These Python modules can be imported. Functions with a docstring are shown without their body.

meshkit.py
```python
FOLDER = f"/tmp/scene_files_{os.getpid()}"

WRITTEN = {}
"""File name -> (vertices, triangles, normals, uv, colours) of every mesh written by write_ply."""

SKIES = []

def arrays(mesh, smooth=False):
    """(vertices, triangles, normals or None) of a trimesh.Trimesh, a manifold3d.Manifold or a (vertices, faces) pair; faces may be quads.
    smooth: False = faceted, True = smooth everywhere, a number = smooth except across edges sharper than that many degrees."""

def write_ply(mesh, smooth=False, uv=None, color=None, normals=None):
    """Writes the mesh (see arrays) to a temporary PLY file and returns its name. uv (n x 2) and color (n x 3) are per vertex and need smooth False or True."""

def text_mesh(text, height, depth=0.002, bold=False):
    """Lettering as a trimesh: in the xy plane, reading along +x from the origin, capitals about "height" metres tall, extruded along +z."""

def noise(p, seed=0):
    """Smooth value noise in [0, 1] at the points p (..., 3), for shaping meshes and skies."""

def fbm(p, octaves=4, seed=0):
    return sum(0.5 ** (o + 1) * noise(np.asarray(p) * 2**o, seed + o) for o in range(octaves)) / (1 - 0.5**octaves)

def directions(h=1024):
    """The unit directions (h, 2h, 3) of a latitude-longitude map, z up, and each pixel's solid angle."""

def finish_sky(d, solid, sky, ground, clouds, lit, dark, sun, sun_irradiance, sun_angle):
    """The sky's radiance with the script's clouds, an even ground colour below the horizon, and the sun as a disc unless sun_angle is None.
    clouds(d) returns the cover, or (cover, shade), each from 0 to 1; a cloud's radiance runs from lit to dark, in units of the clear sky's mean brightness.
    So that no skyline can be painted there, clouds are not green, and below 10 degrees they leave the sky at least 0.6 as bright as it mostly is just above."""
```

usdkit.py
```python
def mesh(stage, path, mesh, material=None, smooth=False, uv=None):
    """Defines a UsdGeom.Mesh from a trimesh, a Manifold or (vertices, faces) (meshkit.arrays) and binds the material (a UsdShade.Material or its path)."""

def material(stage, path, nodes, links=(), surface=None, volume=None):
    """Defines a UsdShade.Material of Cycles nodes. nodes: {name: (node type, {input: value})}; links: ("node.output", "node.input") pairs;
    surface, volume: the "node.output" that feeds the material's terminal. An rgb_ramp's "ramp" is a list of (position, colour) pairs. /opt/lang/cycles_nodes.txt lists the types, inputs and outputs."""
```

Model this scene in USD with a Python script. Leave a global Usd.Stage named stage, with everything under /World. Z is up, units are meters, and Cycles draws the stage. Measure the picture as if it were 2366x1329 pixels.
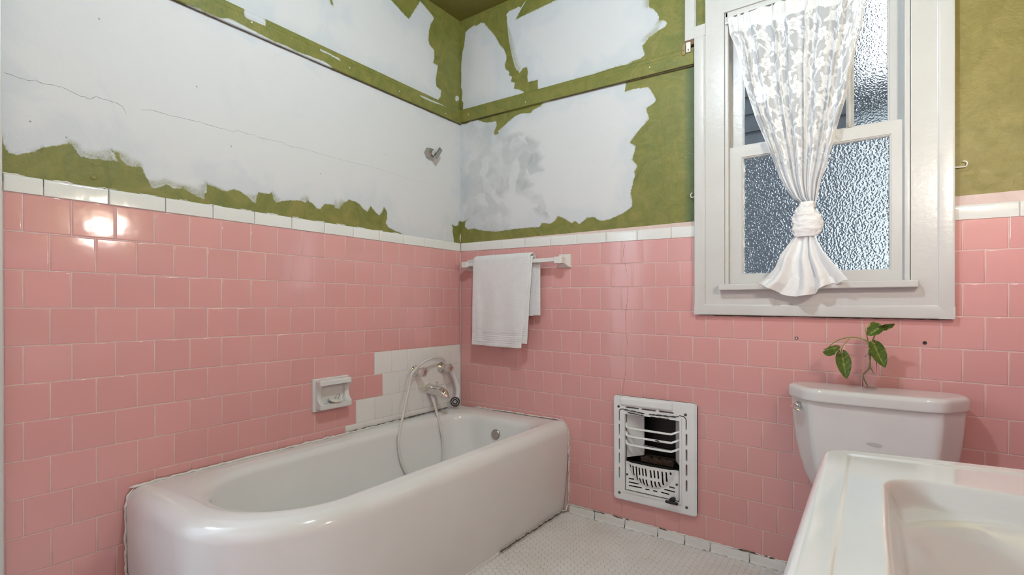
import math, random
import numpy as np
import trimesh, shapely, usdkit, meshkit
from shapely.geometry import Polygon, LineString, box as sbox
from shapely.ops import unary_union
import manifold3d as m3
from pxr import Usd, UsdGeom, UsdLux, UsdShade, Gf, Sdf, Vt

random.seed(7)
rng = np.random.default_rng(7)
PI = math.pi

# ------------------------------------------------------------------ camera, sky, exposure
stage = Usd.Stage.CreateInMemory()
UsdGeom.SetStageUpAxis(stage, UsdGeom.Tokens.z)
UsdGeom.SetStageMetersPerUnit(stage, 1.0)
UsdGeom.Xform.Define(stage, '/World')
UsdGeom.Scope.Define(stage, '/World/Looks')

EYE = np.array([1.97535, -2.22298, 1.05522])
RIGHT = np.array([0.811307, 0.584618, -0.001908])
UP = np.array([0.000137, 0.003073, 0.999995])
FWD = np.array([-0.584621, 0.811303, -0.002413])
FPX, CX, CY, W, H = 1157.55, 1183.0, 704.28, 2366.0, 1329.0

cam = UsdGeom.Camera.Define(stage, '/World/camera')
cam.AddTransformOp().Set(Gf.Matrix4d(*[float(x) for r in (np.append(RIGHT, 0), np.append(UP, 0), np.append(-FWD, 0), np.append(EYE, 1)) for x in r]))
AP = 36.0
cam.CreateHorizontalApertureAttr(AP)
cam.CreateVerticalApertureAttr(AP * H / W)
cam.CreateFocalLengthAttr(AP * FPX / W)
cam.CreateHorizontalApertureOffsetAttr(0.0)
cam.CreateVerticalApertureOffsetAttr(AP * (CY - H / 2) / W)      # the lens is shifted: verticals stay vertical
cam.CreateClippingRangeAttr(Gf.Vec2f(0.05, 200.0))
cam.CreateExposureAttr(0.40)

sky = UsdLux.DomeLight.Define(stage, '/World/overcast_sky')
sky.CreateIntensityAttr(0.54)
sky.CreateColorAttr(Gf.Vec3f(0.96, 0.985, 1.0))

CEILING_LAMP = (1.37, -1.32, 2.455)  # out of view, placed to light the walls from above
CEILING_LAMP_GLOW = ((0.80, 0.935, 1.04), 385.0)
HALL_FILL_GLOW = ((0.78, 0.93, 1.05), 120.0)  # added fill light from the hall side
VANITY_GLOW = ((1.0, 0.90, 0.80), 150.0)  # out of view, placed to light the right side of the room
ROOM_X, ROOM_Y, ROOM_Z = 2.45, -3.05, 2.722

# ------------------------------------------------------------------ helpers
used = {}
def numbered(parent, name):
    k = (str(parent), name)
    used[k] = used.get(k, -1) + 1
    return name if used[k] == 0 else f'{name}_{used[k]:03d}'

origin = {}
def thing(name, label=None, cat=None, loc=(0, 0, 0), group=None, kind=None):
    p = '/World/' + numbered('/World', name)
    x = UsdGeom.Xform.Define(stage, p)
    x.AddTranslateOp().Set(Gf.Vec3d(*map(float, loc)))
    origin[p] = np.array(loc, float)
    tag(x.GetPrim(), label, cat, group, kind)
    return p

def tag(prim, label=None, cat=None, group=None, kind=None):
    if not hasattr(prim, 'SetCustomDataByKey'):
        prim = prim.GetPrim()
    for k, v in (('label', label), ('category', cat), ('group', group), ('kind', kind)):
        if v:
            prim.SetCustomDataByKey(k, v)

def obj(name, mesh, mat, parent='/World', smooth=False, label=None, kind=None):
    """One Mesh prim under parent; the mesh is given in world coordinates."""
    p = f'{parent}/{numbered(parent, name)}'
    o = origin.get(parent)
    if o is None:
        o = origin.get('/'.join(parent.split('/')[:3]), np.zeros(3))
    origin[p] = o
    v, f, n = meshkit.arrays(mesh, smooth)
    m = usdkit.mesh(stage, p, (v - o, f), M[mat], False)
    if n is not None:
        m.CreateNormalsAttr(Vt.Vec3fArray.FromNumpy(n.astype(np.float32)))
        m.SetNormalsInterpolation('vertex')
    tag(m.GetPrim(), label, kind=kind)
    return p

def primvar(path, name, values):
    m = UsdGeom.Mesh.Get(stage, path)
    UsdGeom.PrimvarsAPI(m).CreatePrimvar(name, Sdf.ValueTypeNames.FloatArray, 'vertex').Set(Vt.FloatArray.FromNumpy(np.asarray(values, np.float32)))

def cat(*ms):
    ms = [m for k in ms for m in (k if isinstance(k, list) else [k])]
    return trimesh.util.concatenate([tm(m) for m in ms])

def tm(m):
    if isinstance(m, trimesh.Trimesh):
        return m
    v, f, _ = meshkit.arrays(m)
    return trimesh.Trimesh(v, f, process=False)

def bx(x0, x1, y0, y1, z0, z1):
    b = trimesh.creation.box([abs(x1 - x0), abs(y1 - y0), abs(z1 - z0)])
    b.apply_translation([(x0 + x1) / 2, (y0 + y1) / 2, (z0 + z1) / 2])
    return b

def rbox(x0, x1, y0, y1, z0, z1, r, n=3):
    """A box with rounded edges: the hull of eight sphere octants."""
    r = min(r, (x1 - x0) / 2.001, (y1 - y0) / 2.001, (z1 - z0) / 2.001)
    pts = []
    a = np.linspace(0, PI / 2, n + 1)
    oct_ = [(math.cos(p) * math.cos(t), math.cos(p) * math.sin(t), math.sin(p)) for p in a for t in a]
    for sx in (0, 1):
        for sy in (0, 1):
            for sz in (0, 1):
                c = np.array([x1 - r if sx else x0 + r, y1 - r if sy else y0 + r, z1 - r if sz else z0 + r])
                s = np.array([1 if sx else -1, 1 if sy else -1, 1 if sz else -1])
                pts += [c + r * s * np.array(o) for o in oct_]
    return trimesh.convex.convex_hull(np.array(pts))

def loft(rings, cap0=True, cap1=True, closed=True):
    rings = [np.asarray(r, float) for r in rings]
    n = len(rings[0])
    v = np.vstack(rings)
    f = []
    m = n if closed else n - 1
    for k in range(len(rings) - 1):
        i = np.arange(m)
        j = (i + 1) % n
        a, b, c, d = k * n + i, k * n + j, (k + 1) * n + j, (k + 1) * n + i
        f += [np.stack([a, b, c], 1), np.stack([a, c, d], 1)]
    v = list(v)
    for on, ring, base, flip in ((cap0, rings[0], 0, True), (cap1, rings[-1], (len(rings) - 1) * n, False)):
        if on:
            v.append(ring.mean(0))
            c = len(v) - 1
            i = np.arange(n)
            j = (i + 1) % n
            t = np.stack([np.full(n, c), base + i, base + j], 1)
            f.append(t[:, ::-1] if flip else t)
    return trimesh.Trimesh(np.array(v), np.vstack(f), process=False)

def frames(P):
    P = np.asarray(P, float)
    T = np.gradient(P, axis=0)
    T /= np.linalg.norm(T, axis=1, keepdims=True)
    ref = np.array([0, 0, 1.0]) if abs(T[0][2]) < .9 else np.array([1.0, 0, 0])
    N = [np.cross(T[0], ref)]
    N[0] /= np.linalg.norm(N[0])
    for k in range(1, len(P)):
        q = N[-1] - T[k] * (N[-1] @ T[k])
        N.append(q / np.linalg.norm(q))
    N = np.array(N)
    return P, T, N, np.cross(T, N)

def tube(P, r, n=10, flat=1.0):
    P, T, N, B = frames(P)
    r = np.broadcast_to(np.asarray(r, float), (len(P),))
    a = np.linspace(0, 2 * PI, n, endpoint=False)
    return loft([p + rr * (np.cos(a)[:, None] * nn + flat * np.sin(a)[:, None] * bb) for p, rr, nn, bb in zip(P, r, N, B)])

def curve(P, n=40):
    """A Catmull-Rom curve through the points."""
    P = np.asarray(P, float)
    Q = np.vstack([2 * P[0] - P[1], P, 2 * P[-1] - P[-2]])
    out = []
    m = len(P) - 1
    for t in np.linspace(0, m, n):
        k = min(int(t), m - 1)
        u = t - k
        a, b, c, d = Q[k], Q[k + 1], Q[k + 2], Q[k + 3]
        out.append(.5 * (2 * b + (c - a) * u + (2 * a - 5 * b + 4 * c - d) * u * u + (3 * b - a - 3 * c + d) * u ** 3))
    return np.array(out)

def lathe(profile, center, axis=(0, 0, 1), n=28):
    """profile: (radius, height) pairs along the axis."""
    axis = np.array(axis, float) / np.linalg.norm(axis)
    ref = np.array([0, 0, 1.0]) if abs(axis[2]) < .9 else np.array([1.0, 0, 0])
    u = np.cross(ref, axis)
    u /= np.linalg.norm(u)
    w = np.cross(axis, u)
    a = np.linspace(0, 2 * PI, n, endpoint=False)
    c = np.array(center, float)
    return loft([c + h * axis + max(r, 1e-5) * (np.cos(a)[:, None] * u + np.sin(a)[:, None] * w) for r, h in profile])

def extrude_xz(poly, y0, y1):
    """A shapely polygon in (x, z) made solid between y0 and y1."""
    parts = []
    for g in getattr(poly, 'geoms', [poly]):
        if g.area > 1e-9:
            m = trimesh.creation.extrude_polygon(g, abs(y1 - y0), engine='earcut')
            v = m.vertices.copy()
            m.vertices = np.stack([v[:, 0], max(y0, y1) - v[:, 2], v[:, 1]], 1)
            parts.append(m)
    return trimesh.util.concatenate(parts)

def extrude_yz(poly, x0, x1):
    parts = []
    for g in getattr(poly, 'geoms', [poly]):
        m = trimesh.creation.extrude_polygon(g, abs(x1 - x0), engine='earcut')
        v = m.vertices.copy()
        m.vertices = np.stack([min(x0, x1) + v[:, 2], v[:, 0], v[:, 1]], 1)
        parts.append(m)
    return trimesh.util.concatenate(parts)

def rrect(x0, x1, y0, y1, rad, z, nc=12, ns=14):
    """A rounded rectangle as a ring with the same number of points whatever its size. rad: corners (x1,y1), (x0,y1), (x0,y0), (x1,y0)."""
    out = []
    cs = [((x1, y1), 0), ((x0, y1), 90), ((x0, y0), 180), ((x1, y0), 270)]
    sg = [(-1, -1), (1, -1), (1, 1), (-1, 1)]
    arcs = []
    for ((cx, cy), a0), (sx, sy), r in zip(cs, sg, rad):
        a = np.radians(np.linspace(a0, a0 + 90, nc))
        arcs.append(np.stack([cx + sx * r + r * np.cos(a), cy + sy * r + r * np.sin(a)], 1))
    for k in range(4):
        out.append(arcs[k])
        p, q = arcs[k][-1], arcs[(k + 1) % 4][0]
        t = np.linspace(0, 1, ns + 2)[1:-1, None]
        out.append(p + (q - p) * t)
    out = np.vstack(out)
    return np.column_stack([out, np.full(len(out), z) if np.ndim(z) == 0 else z(out)])

def ring_of(poly, n, z, start=None):
    """n points evenly round a convex shapely polygon's rim, by angle about its centroid."""
    c = poly.centroid
    out = []
    for a in np.linspace(0, 2 * PI, n, endpoint=False):
        ray = LineString([(c.x, c.y), (c.x + 5 * math.cos(a), c.y + 5 * math.sin(a))])
        q = ray.intersection(poly.exterior)
        q = q if q.geom_type == 'Point' else list(q.geoms)[0]
        out.append((q.x, q.y, z))
    return np.array(out)

# ------------------------------------------------------------------ materials
M = {}
def mat(name, nodes, links=(), surface='p.BSDF'):
    M[name] = usdkit.material(stage, '/World/Looks/' + name, nodes, links, surface=surface)

def plain(name, color, rough=.5, **kw):
    mat(name, {'p': ('principled_bsdf', {'base_color': color, 'roughness': rough, **kw})})

def varied(name, color, rough, amount, scale, bump=0.0, bscale=None, **kw):
    """One colour that drifts a little over the surface, with fine relief."""
    a = tuple(max(0, c * (1 - amount)) for c in color)
    b = tuple(min(1, c * (1 + amount)) for c in color)
    nodes = {'g': ('geometry', {}), 'n': ('noise_texture', {'scale': scale, 'detail': 4.0}), 'r': ('rgb_ramp', {'ramp': [(.3, a), (.7, b)]}),
             'p': ('principled_bsdf', {'roughness': rough, **kw})}
    links = [('g.position', 'n.vector'), ('n.fac', 'r.fac'), ('r.color', 'p.base_color')]
    if bump:
        nodes['n2'] = ('noise_texture', {'scale': bscale or scale * 8, 'detail': 3.0})
        nodes['b'] = ('bump', {'strength': 1.0, 'distance': bump})
        links += [('g.position', 'n2.vector'), ('n2.fac', 'b.height'), ('b.normal', 'p.normal')]
    mat(name, nodes, links)

def glazed(name, color, rough, amount, wave):
    """Glazed tile: every tile a little lighter or darker, the glaze faintly wavy."""
    a = tuple(c * (1 - amount) for c in color)
    b = tuple(min(1, c * (1 + amount)) for c in color)
    mat(name, {'o': ('object_info', {}), 'r': ('rgb_ramp', {'ramp': [(0, a), (1, b)]}), 'g': ('geometry', {}), 'n': ('noise_texture', {'scale': 14.0, 'detail': 2.0}),
               'b': ('bump', {'strength': 1.0, 'distance': wave}), 'p': ('principled_bsdf', {'roughness': rough, 'ior': 1.5})},
        [('o.random', 'r.fac'), ('r.color', 'p.base_color'), ('g.position', 'n.vector'), ('n.fac', 'b.height'), ('b.normal', 'p.normal')])

GREEN = (0.215, 0.205, 0.050)
glazed('pink_glaze', (0.69, 0.352, 0.340), .10, .030, .0006)
glazed('white_glaze', (0.76, 0.76, 0.74), .10, .02, .0012)
varied('pink_grout', (0.68, 0.535, 0.50), .8, .08, 30)
varied('white_grout', (0.66, 0.66, 0.65), .8, .06, 30)
varied('gloss_trim', (0.60, 0.595, 0.585), .28, .02, 9, .0006, 60)
varied('raw_wood', (0.22, 0.12, 0.07), .7, .3, 40)
varied('porcelain', (0.69, 0.695, 0.69), .07, .012, 4, coat_weight=.3)
varied('sink_porcelain', (0.68, 0.665, 0.64), .08, .012, 4, coat_weight=.3)
varied('tub_enamel', (0.765, 0.77, 0.765), .13, .02, 5, .0006, 9)
varied('heater_enamel', (0.80, 0.825, 0.83), .14, .03, 12)
varied('bar_plastic', (0.74, 0.73, 0.71), .3, .01, 20)
plain('chrome', (0.78, 0.77, 0.75), .07, metallic=1.0)
plain('old_chrome', (0.45, 0.43, 0.40), .3, metallic=1.0)
plain('brass_plate', (0.26, 0.19, 0.08), .45, metallic=.6)
varied('black_iron', (0.012, 0.011, 0.010), .5, .3, 60)
varied('rust_iron', (0.05, 0.028, 0.018), .7, .5, 60)
plain('black_rubber', (0.015, 0.015, 0.016), .5)
plain('grey_plastic', (0.42, 0.42, 0.43), .4)
plain('hose_plastic', (0.66, 0.645, 0.61), .28)
plain('wand_plastic', (0.74, 0.72, 0.74), .25)
plain('plug_rubber', (0.74, 0.71, 0.63), .4)
varied('caulk', (0.74, 0.72, 0.69), .5, .08, 40)
varied('dark_gap_and_shadow', (0.10, 0.08, 0.06), .8, .4, 50)  # colour of open gaps, also of the shadow drawn under the rails
plain('crack_grey', (0.34, 0.34, 0.335), .9)
plain('crack_red', (0.24, 0.10, 0.09), .9)
plain('screw_steel', (0.10, 0.10, 0.10), .35, metallic=.8)
plain('button_copper', (0.50, 0.30, 0.22), .25, metallic=.7)
plain('acrylic', (0.95, 0.90, 0.88), .06, transmission_weight=.85, ior=1.49)
plain('bottle_glass', (1, 1, 1), .0, transmission_weight=1.0, ior=1.45)
plain('smudge_grey', (0.52, 0.51, 0.50), .3)
varied('shaded_ceiling_green', (0.150, 0.130, 0.022), .6, .12, 5)  # the wall green darkened, since the ceiling gets less light
varied('plain_white_wall', (0.80, 0.81, 0.82), .6, .03, 3)  # kept bright so the unseen walls return more light
varied('plain_green_wall', GREEN, .55, .1, 4)
varied('siding', (0.050, 0.062, 0.078), .8, .2, 6)
varied('pale_siding', (0.72, 0.75, 0.77), .8, .10, 6)
varied('yard', (0.16, 0.17, 0.17), .9, .2, 2)
varied('stem_green', (0.24, 0.27, 0.075), .45, .25, 60)

# towel: terry loops as fine relief
varied('terry', (0.88, 0.885, 0.90), .95, .02, 30, .004, 420, sheen_weight=.25)

# floor hexes
mat('hex_glaze', {'o': ('object_info', {}), 'g': ('geometry', {}), 'n': ('noise_texture', {'scale': 5.0, 'detail': 3.0}), 'w': ('white_noise_texture', {}),
                  'r': ('rgb_ramp', {'ramp': [(.3, (.74, .71, .69)), (.7, (.82, .81, .80))]}), 'p': ('principled_bsdf', {'roughness': .35})},
    [('g.position', 'n.vector'), ('n.fac', 'r.fac'), ('r.color', 'p.base_color')])
mat('floor_grout', {'g': ('geometry', {}), 'n': ('noise_texture', {'scale': 9.0, 'detail': 5.0, 'roughness': .7}),
                    'r': ('rgb_ramp', {'ramp': [(.36, (.09, .08, .07)), (.60, (.40, .375, .35))]}), 'p': ('principled_bsdf', {'roughness': .85})},
    [('g.position', 'n.vector'), ('n.fac', 'r.fac'), ('r.color', 'p.base_color')])

# wall paint: olive green with the white primer brushed over it where the primvar "paint" (signed distance to the patch's edge, metres) is positive;
# "thin" is where the brush ran dry, "veil" where one coat lets the green through
def wall_paint(name, coarse=.013):
    N = lambda scale, detail=4.0, rough=.6, dist=0.0: ('noise_texture', {'scale': scale, 'detail': detail, 'roughness': rough, 'distortion': dist})
    R = lambda a, b, c, d: ('map_range', {'from_min': a, 'from_max': b, 'to_min': c, 'to_max': d, 'clamp': True})
    nodes = {
        'g': ('geometry', {}), 'sd': ('attribute', {'attribute': 'paint'}), 'th': ('attribute', {'attribute': 'thin'}), 've': ('attribute', {'attribute': 'veil'}), 'oc': ('attribute', {'attribute': 'ochre'}), 'te': ('attribute', {'attribute': 'teal'}),
        # ragged, brushed edge
        'n1': N(110.0, 5.0, .7, .6), 'n1c': ('math', {'math_type': 'multiply_add', 'value2': coarse, 'value3': -coarse / 2}),
        'add': ('math', {'math_type': 'add'}), 'edge': R(-.0018, .0018, 0.0, 1.0),
        # dry brush: strongest at the edge, gone a few centimetres inside
        'n2': N(150.0, 6.0, .75, 1.5), 'dry': R(.40, .58, .25, .95), 'fall': R(.0, .034, 1.0, .0), 'dryf': ('math', {'math_type': 'multiply'}), 'drym': ('math', {'math_type': 'multiply'}),
        'near0': R(.0, .011, .34, .0), 'n7': N(34.0, 5.0, .7, 1.0), 'n7r': R(.46, .60, 0.0, 1.0), 'nearm': ('math', {'math_type': 'multiply'}), 'drysum': ('math', {'math_type': 'add', 'use_clamp': True}),
        # dabs of one thin coat: each dab its own strength, a little green where two miss each other
        'wv': ('noise_texture', {'scale': 6.0, 'detail': 3.0}), 'wm': ('mix', {'mix_type': 'linear_light', 'fac': .10}), 'vo': ('voronoi_texture', {'feature': 'smooth_f1', 'scale': 13.0, 'smoothness': .25}), 'vs': ('separate_color', {}),
        'n3': N(15.0, 5.0, .62, .8), 'vmix': ('math', {'math_type': 'multiply_add', 'value2': .75}), 'vr': R(.55, 1.35, .08, .82), 'vm': ('math', {'math_type': 'multiply'}),
        'vg': R(.62, 1.0, 0.0, .40), 'loss': ('math', {'math_type': 'add', 'use_clamp': True}), 'keep': ('math', {'math_type': 'subtract', 'value1': 1.0}), 'cover': ('math', {'math_type': 'multiply', 'use_clamp': True}),
        # white: fresh coat, and the greyer first coat near the edges
        'n4': N(5.0, 6.0, .58, 1.1), 'near': R(.0, .13, .30, -.12), 'w1': ('math', {'math_type': 'add'}), 'wr': ('rgb_ramp', {'ramp': [(.50, (.650, .652, .662)), (.72, (.590, .612, .640))]}),
        'wg': ('mix', {'mix_type': 'mix', 'color2': (.365, .395, .405)}),
        # green, ochre and the darker green left by the casing
        'n5': N(8.0, 6.0, .66, 1.9), 'gr': ('rgb_ramp', {'ramp': [(.30, (.140, .160, .036)), (.52, (.205, .205, .048)), (.75, (.275, .240, .068))]}),
        'gy': ('rgb_ramp', {'ramp': [(.30, (.225, .190, .056)), (.52, (.275, .230, .074)), (.75, (.33, .275, .098))]}), 'gm': ('mix', {'mix_type': 'mix'}), 'gt': ('mix', {'mix_type': 'mix', 'color2': (.075, .120, .050)}),
        'mx': ('mix', {'mix_type': 'mix'}), 'rr': ('map_range', {'from_min': 0.0, 'from_max': 1.0, 'to_min': .46, 'to_max': .62}),
        'n6': N(20.0, 7.0, .62, 2.6), 'inv': ('math', {'math_type': 'multiply_add', 'value2': -.72, 'value3': 1.0}), 'bh': ('math', {'math_type': 'multiply'}), 'b1': ('bump', {'strength': 1.0, 'distance': .0030}), 'b': ('bump', {'strength': 1.0, 'distance': .0008}),
        'p': ('principled_bsdf', {'roughness': .55, 'ior': 1.45}),
    }
    links = [(f'g.position', f'n{k}.vector') for k in range(1, 8)] + [
        ('n1.fac', 'n1c.value1'), ('sd.fac', 'add.value1'), ('n1c.value', 'add.value2'), ('add.value', 'edge.value'),
        ('n2.fac', 'dry.value'), ('sd.fac', 'fall.value'), ('dry.result', 'dryf.value1'), ('fall.result', 'dryf.value2'), ('dryf.value', 'drym.value1'), ('th.fac', 'drym.value2'),
        ('sd.fac', 'near0.value'), ('n7.fac', 'n7r.value'), ('near0.result', 'nearm.value1'), ('n7r.result', 'nearm.value2'), ('drym.value', 'drysum.value1'), ('nearm.value', 'drysum.value2'),
        ('g.position', 'wv.vector'), ('g.position', 'wm.color1'), ('wv.color', 'wm.color2'), ('wm.color', 'vo.vector'), ('vo.color', 'vs.color'), ('vs.r', 'vmix.value1'), ('n3.fac', 'vmix.value3'), ('vmix.value', 'vr.value'),
        ('vr.result', 'vm.value1'), ('ve.fac', 'vm.value2'), ('vm.value', 'vg.value'), ('drysum.value', 'loss.value1'), ('vg.result', 'loss.value2'), ('loss.value', 'keep.value2'), ('edge.result', 'cover.value1'), ('keep.value', 'cover.value2'),
        ('sd.fac', 'near.value'), ('n4.fac', 'w1.value1'), ('near.result', 'w1.value2'), ('w1.value', 'wr.fac'), ('wr.color', 'wg.color1'), ('vm.value', 'wg.fac'),
        ('n5.fac', 'gr.fac'), ('n5.fac', 'gy.fac'), ('gr.color', 'gm.color1'), ('gy.color', 'gm.color2'), ('oc.fac', 'gm.fac'), ('gm.color', 'gt.color1'), ('te.fac', 'gt.fac'),
        ('cover.value', 'mx.fac'), ('gt.color', 'mx.color1'), ('wg.color', 'mx.color2'), ('mx.color', 'p.base_color'), ('cover.value', 'rr.value'), ('rr.result', 'p.roughness'),
        ('cover.value', 'inv.value1'), ('n6.fac', 'bh.value1'), ('inv.value', 'bh.value2'), ('bh.value', 'b1.height'), ('cover.value', 'b.height'), ('b1.normal', 'b.normal'), ('b.normal', 'p.normal')]
    mat(name, nodes, links)
wall_paint('primed_wall')

# window panes: patterned glass, real refraction
def pane(name, scale, dist, tint):
    mat(name, {'g': ('geometry', {}), 'v': ('voronoi_texture', {'feature': 'smooth_f1', 'scale': scale, 'smoothness': .35}), 'n': ('noise_texture', {'scale': scale * 2.2, 'detail': 2.0}),
               'a': ('math', {'math_type': 'multiply_add', 'value2': .16}), 'b': ('bump', {'strength': 1.0, 'distance': dist}), 'p': ('glass_bsdf', {'color': tint, 'roughness': .02, 'IOR': 1.45})},
        [('g.position', 'v.vector'), ('g.position', 'n.vector'), ('n.fac', 'a.value1'), ('v.distance', 'a.value3'), ('a.value', 'b.height'), ('b.normal', 'p.normal')])
pane('pebbled_glass', 135, .0042, (.93, .97, 1.0))
plain('clear_glass', (.93, .97, 1.0), .0, transmission_weight=1.0, ior=1.45)
pane('hammered_glass', 170, .0006, (.93, .97, 1.0))

# lace: sheer net with woven flowers where the primvar "lace" is one
def lace(name, net, solid):
    mat(name, {'l': ('attribute', {'attribute': 'lace'}), 'g': ('geometry', {}), 'n': ('noise_texture', {'scale': 160.0, 'detail': 3.0}), 'nm': ('math', {'math_type': 'multiply_add', 'value2': .5, 'value3': -.25}),
               'ad': ('math', {'math_type': 'add'}), 'mr': ('map_range', {'from_min': .35, 'from_max': .65, 'to_min': net, 'to_max': solid, 'clamp': True}),
               'd': ('principled_bsdf', {'base_color': (.93, .93, .945), 'roughness': .9}), 't': ('translucent_bsdf', {'color': (.86, .86, .87)}), 'dt': ('mix_closure', {'fac': .14}),
               'x': ('transparent_bsdf', {}), 'p': ('mix_closure', {})},
        [('g.position', 'n.vector'), ('n.fac', 'nm.value1'), ('l.fac', 'ad.value1'), ('nm.value', 'ad.value2'), ('ad.value', 'mr.value'), ('mr.result', 'p.fac'),
         ('x.BSDF', 'p.closure1'), ('d.BSDF', 'dt.closure1'), ('t.BSDF', 'dt.closure2'), ('dt.closure', 'p.closure2')], surface='p.closure')
lace('lace_fabric', .54, .97)
lace('knot_fabric', .90, .99)

# leaves: dark green with a paler midrib zone and light seen through them
mat('leaf_green', {'l': ('attribute', {'attribute': 'vein'}), 'g': ('geometry', {}), 'n': ('noise_texture', {'scale': 55.0, 'detail': 4.0}), 'm': ('math', {'math_type': 'multiply_add', 'value2': .55}),
                   'r': ('rgb_ramp', {'ramp': [(.25, (.085, .150, .020)), (.55, (.190, .255, .040)), (.80, (.34, .36, .09)), (1.0, (.52, .50, .19))]}),
                   'd': ('principled_bsdf', {'roughness': .28}), 't': ('translucent_bsdf', {}), 'p': ('mix_closure', {'fac': .22})},
    [('g.position', 'n.vector'), ('n.fac', 'm.value1'), ('l.fac', 'm.value3'), ('m.value', 'r.fac'), ('r.color', 'd.base_color'), ('r.color', 't.color'), ('d.BSDF', 'p.closure1'), ('t.BSDF', 'p.closure2')], surface='p.closure')

def glow(name, color, strength):
    mat(name, {'p': ('emission', {'color': color, 'strength': strength})}, surface='p.emission')
glow('lamp_glow', *CEILING_LAMP_GLOW)
glow('vanity_glow', *VANITY_GLOW)
glow('hall_fill_glow', *HALL_FILL_GLOW)

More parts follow.
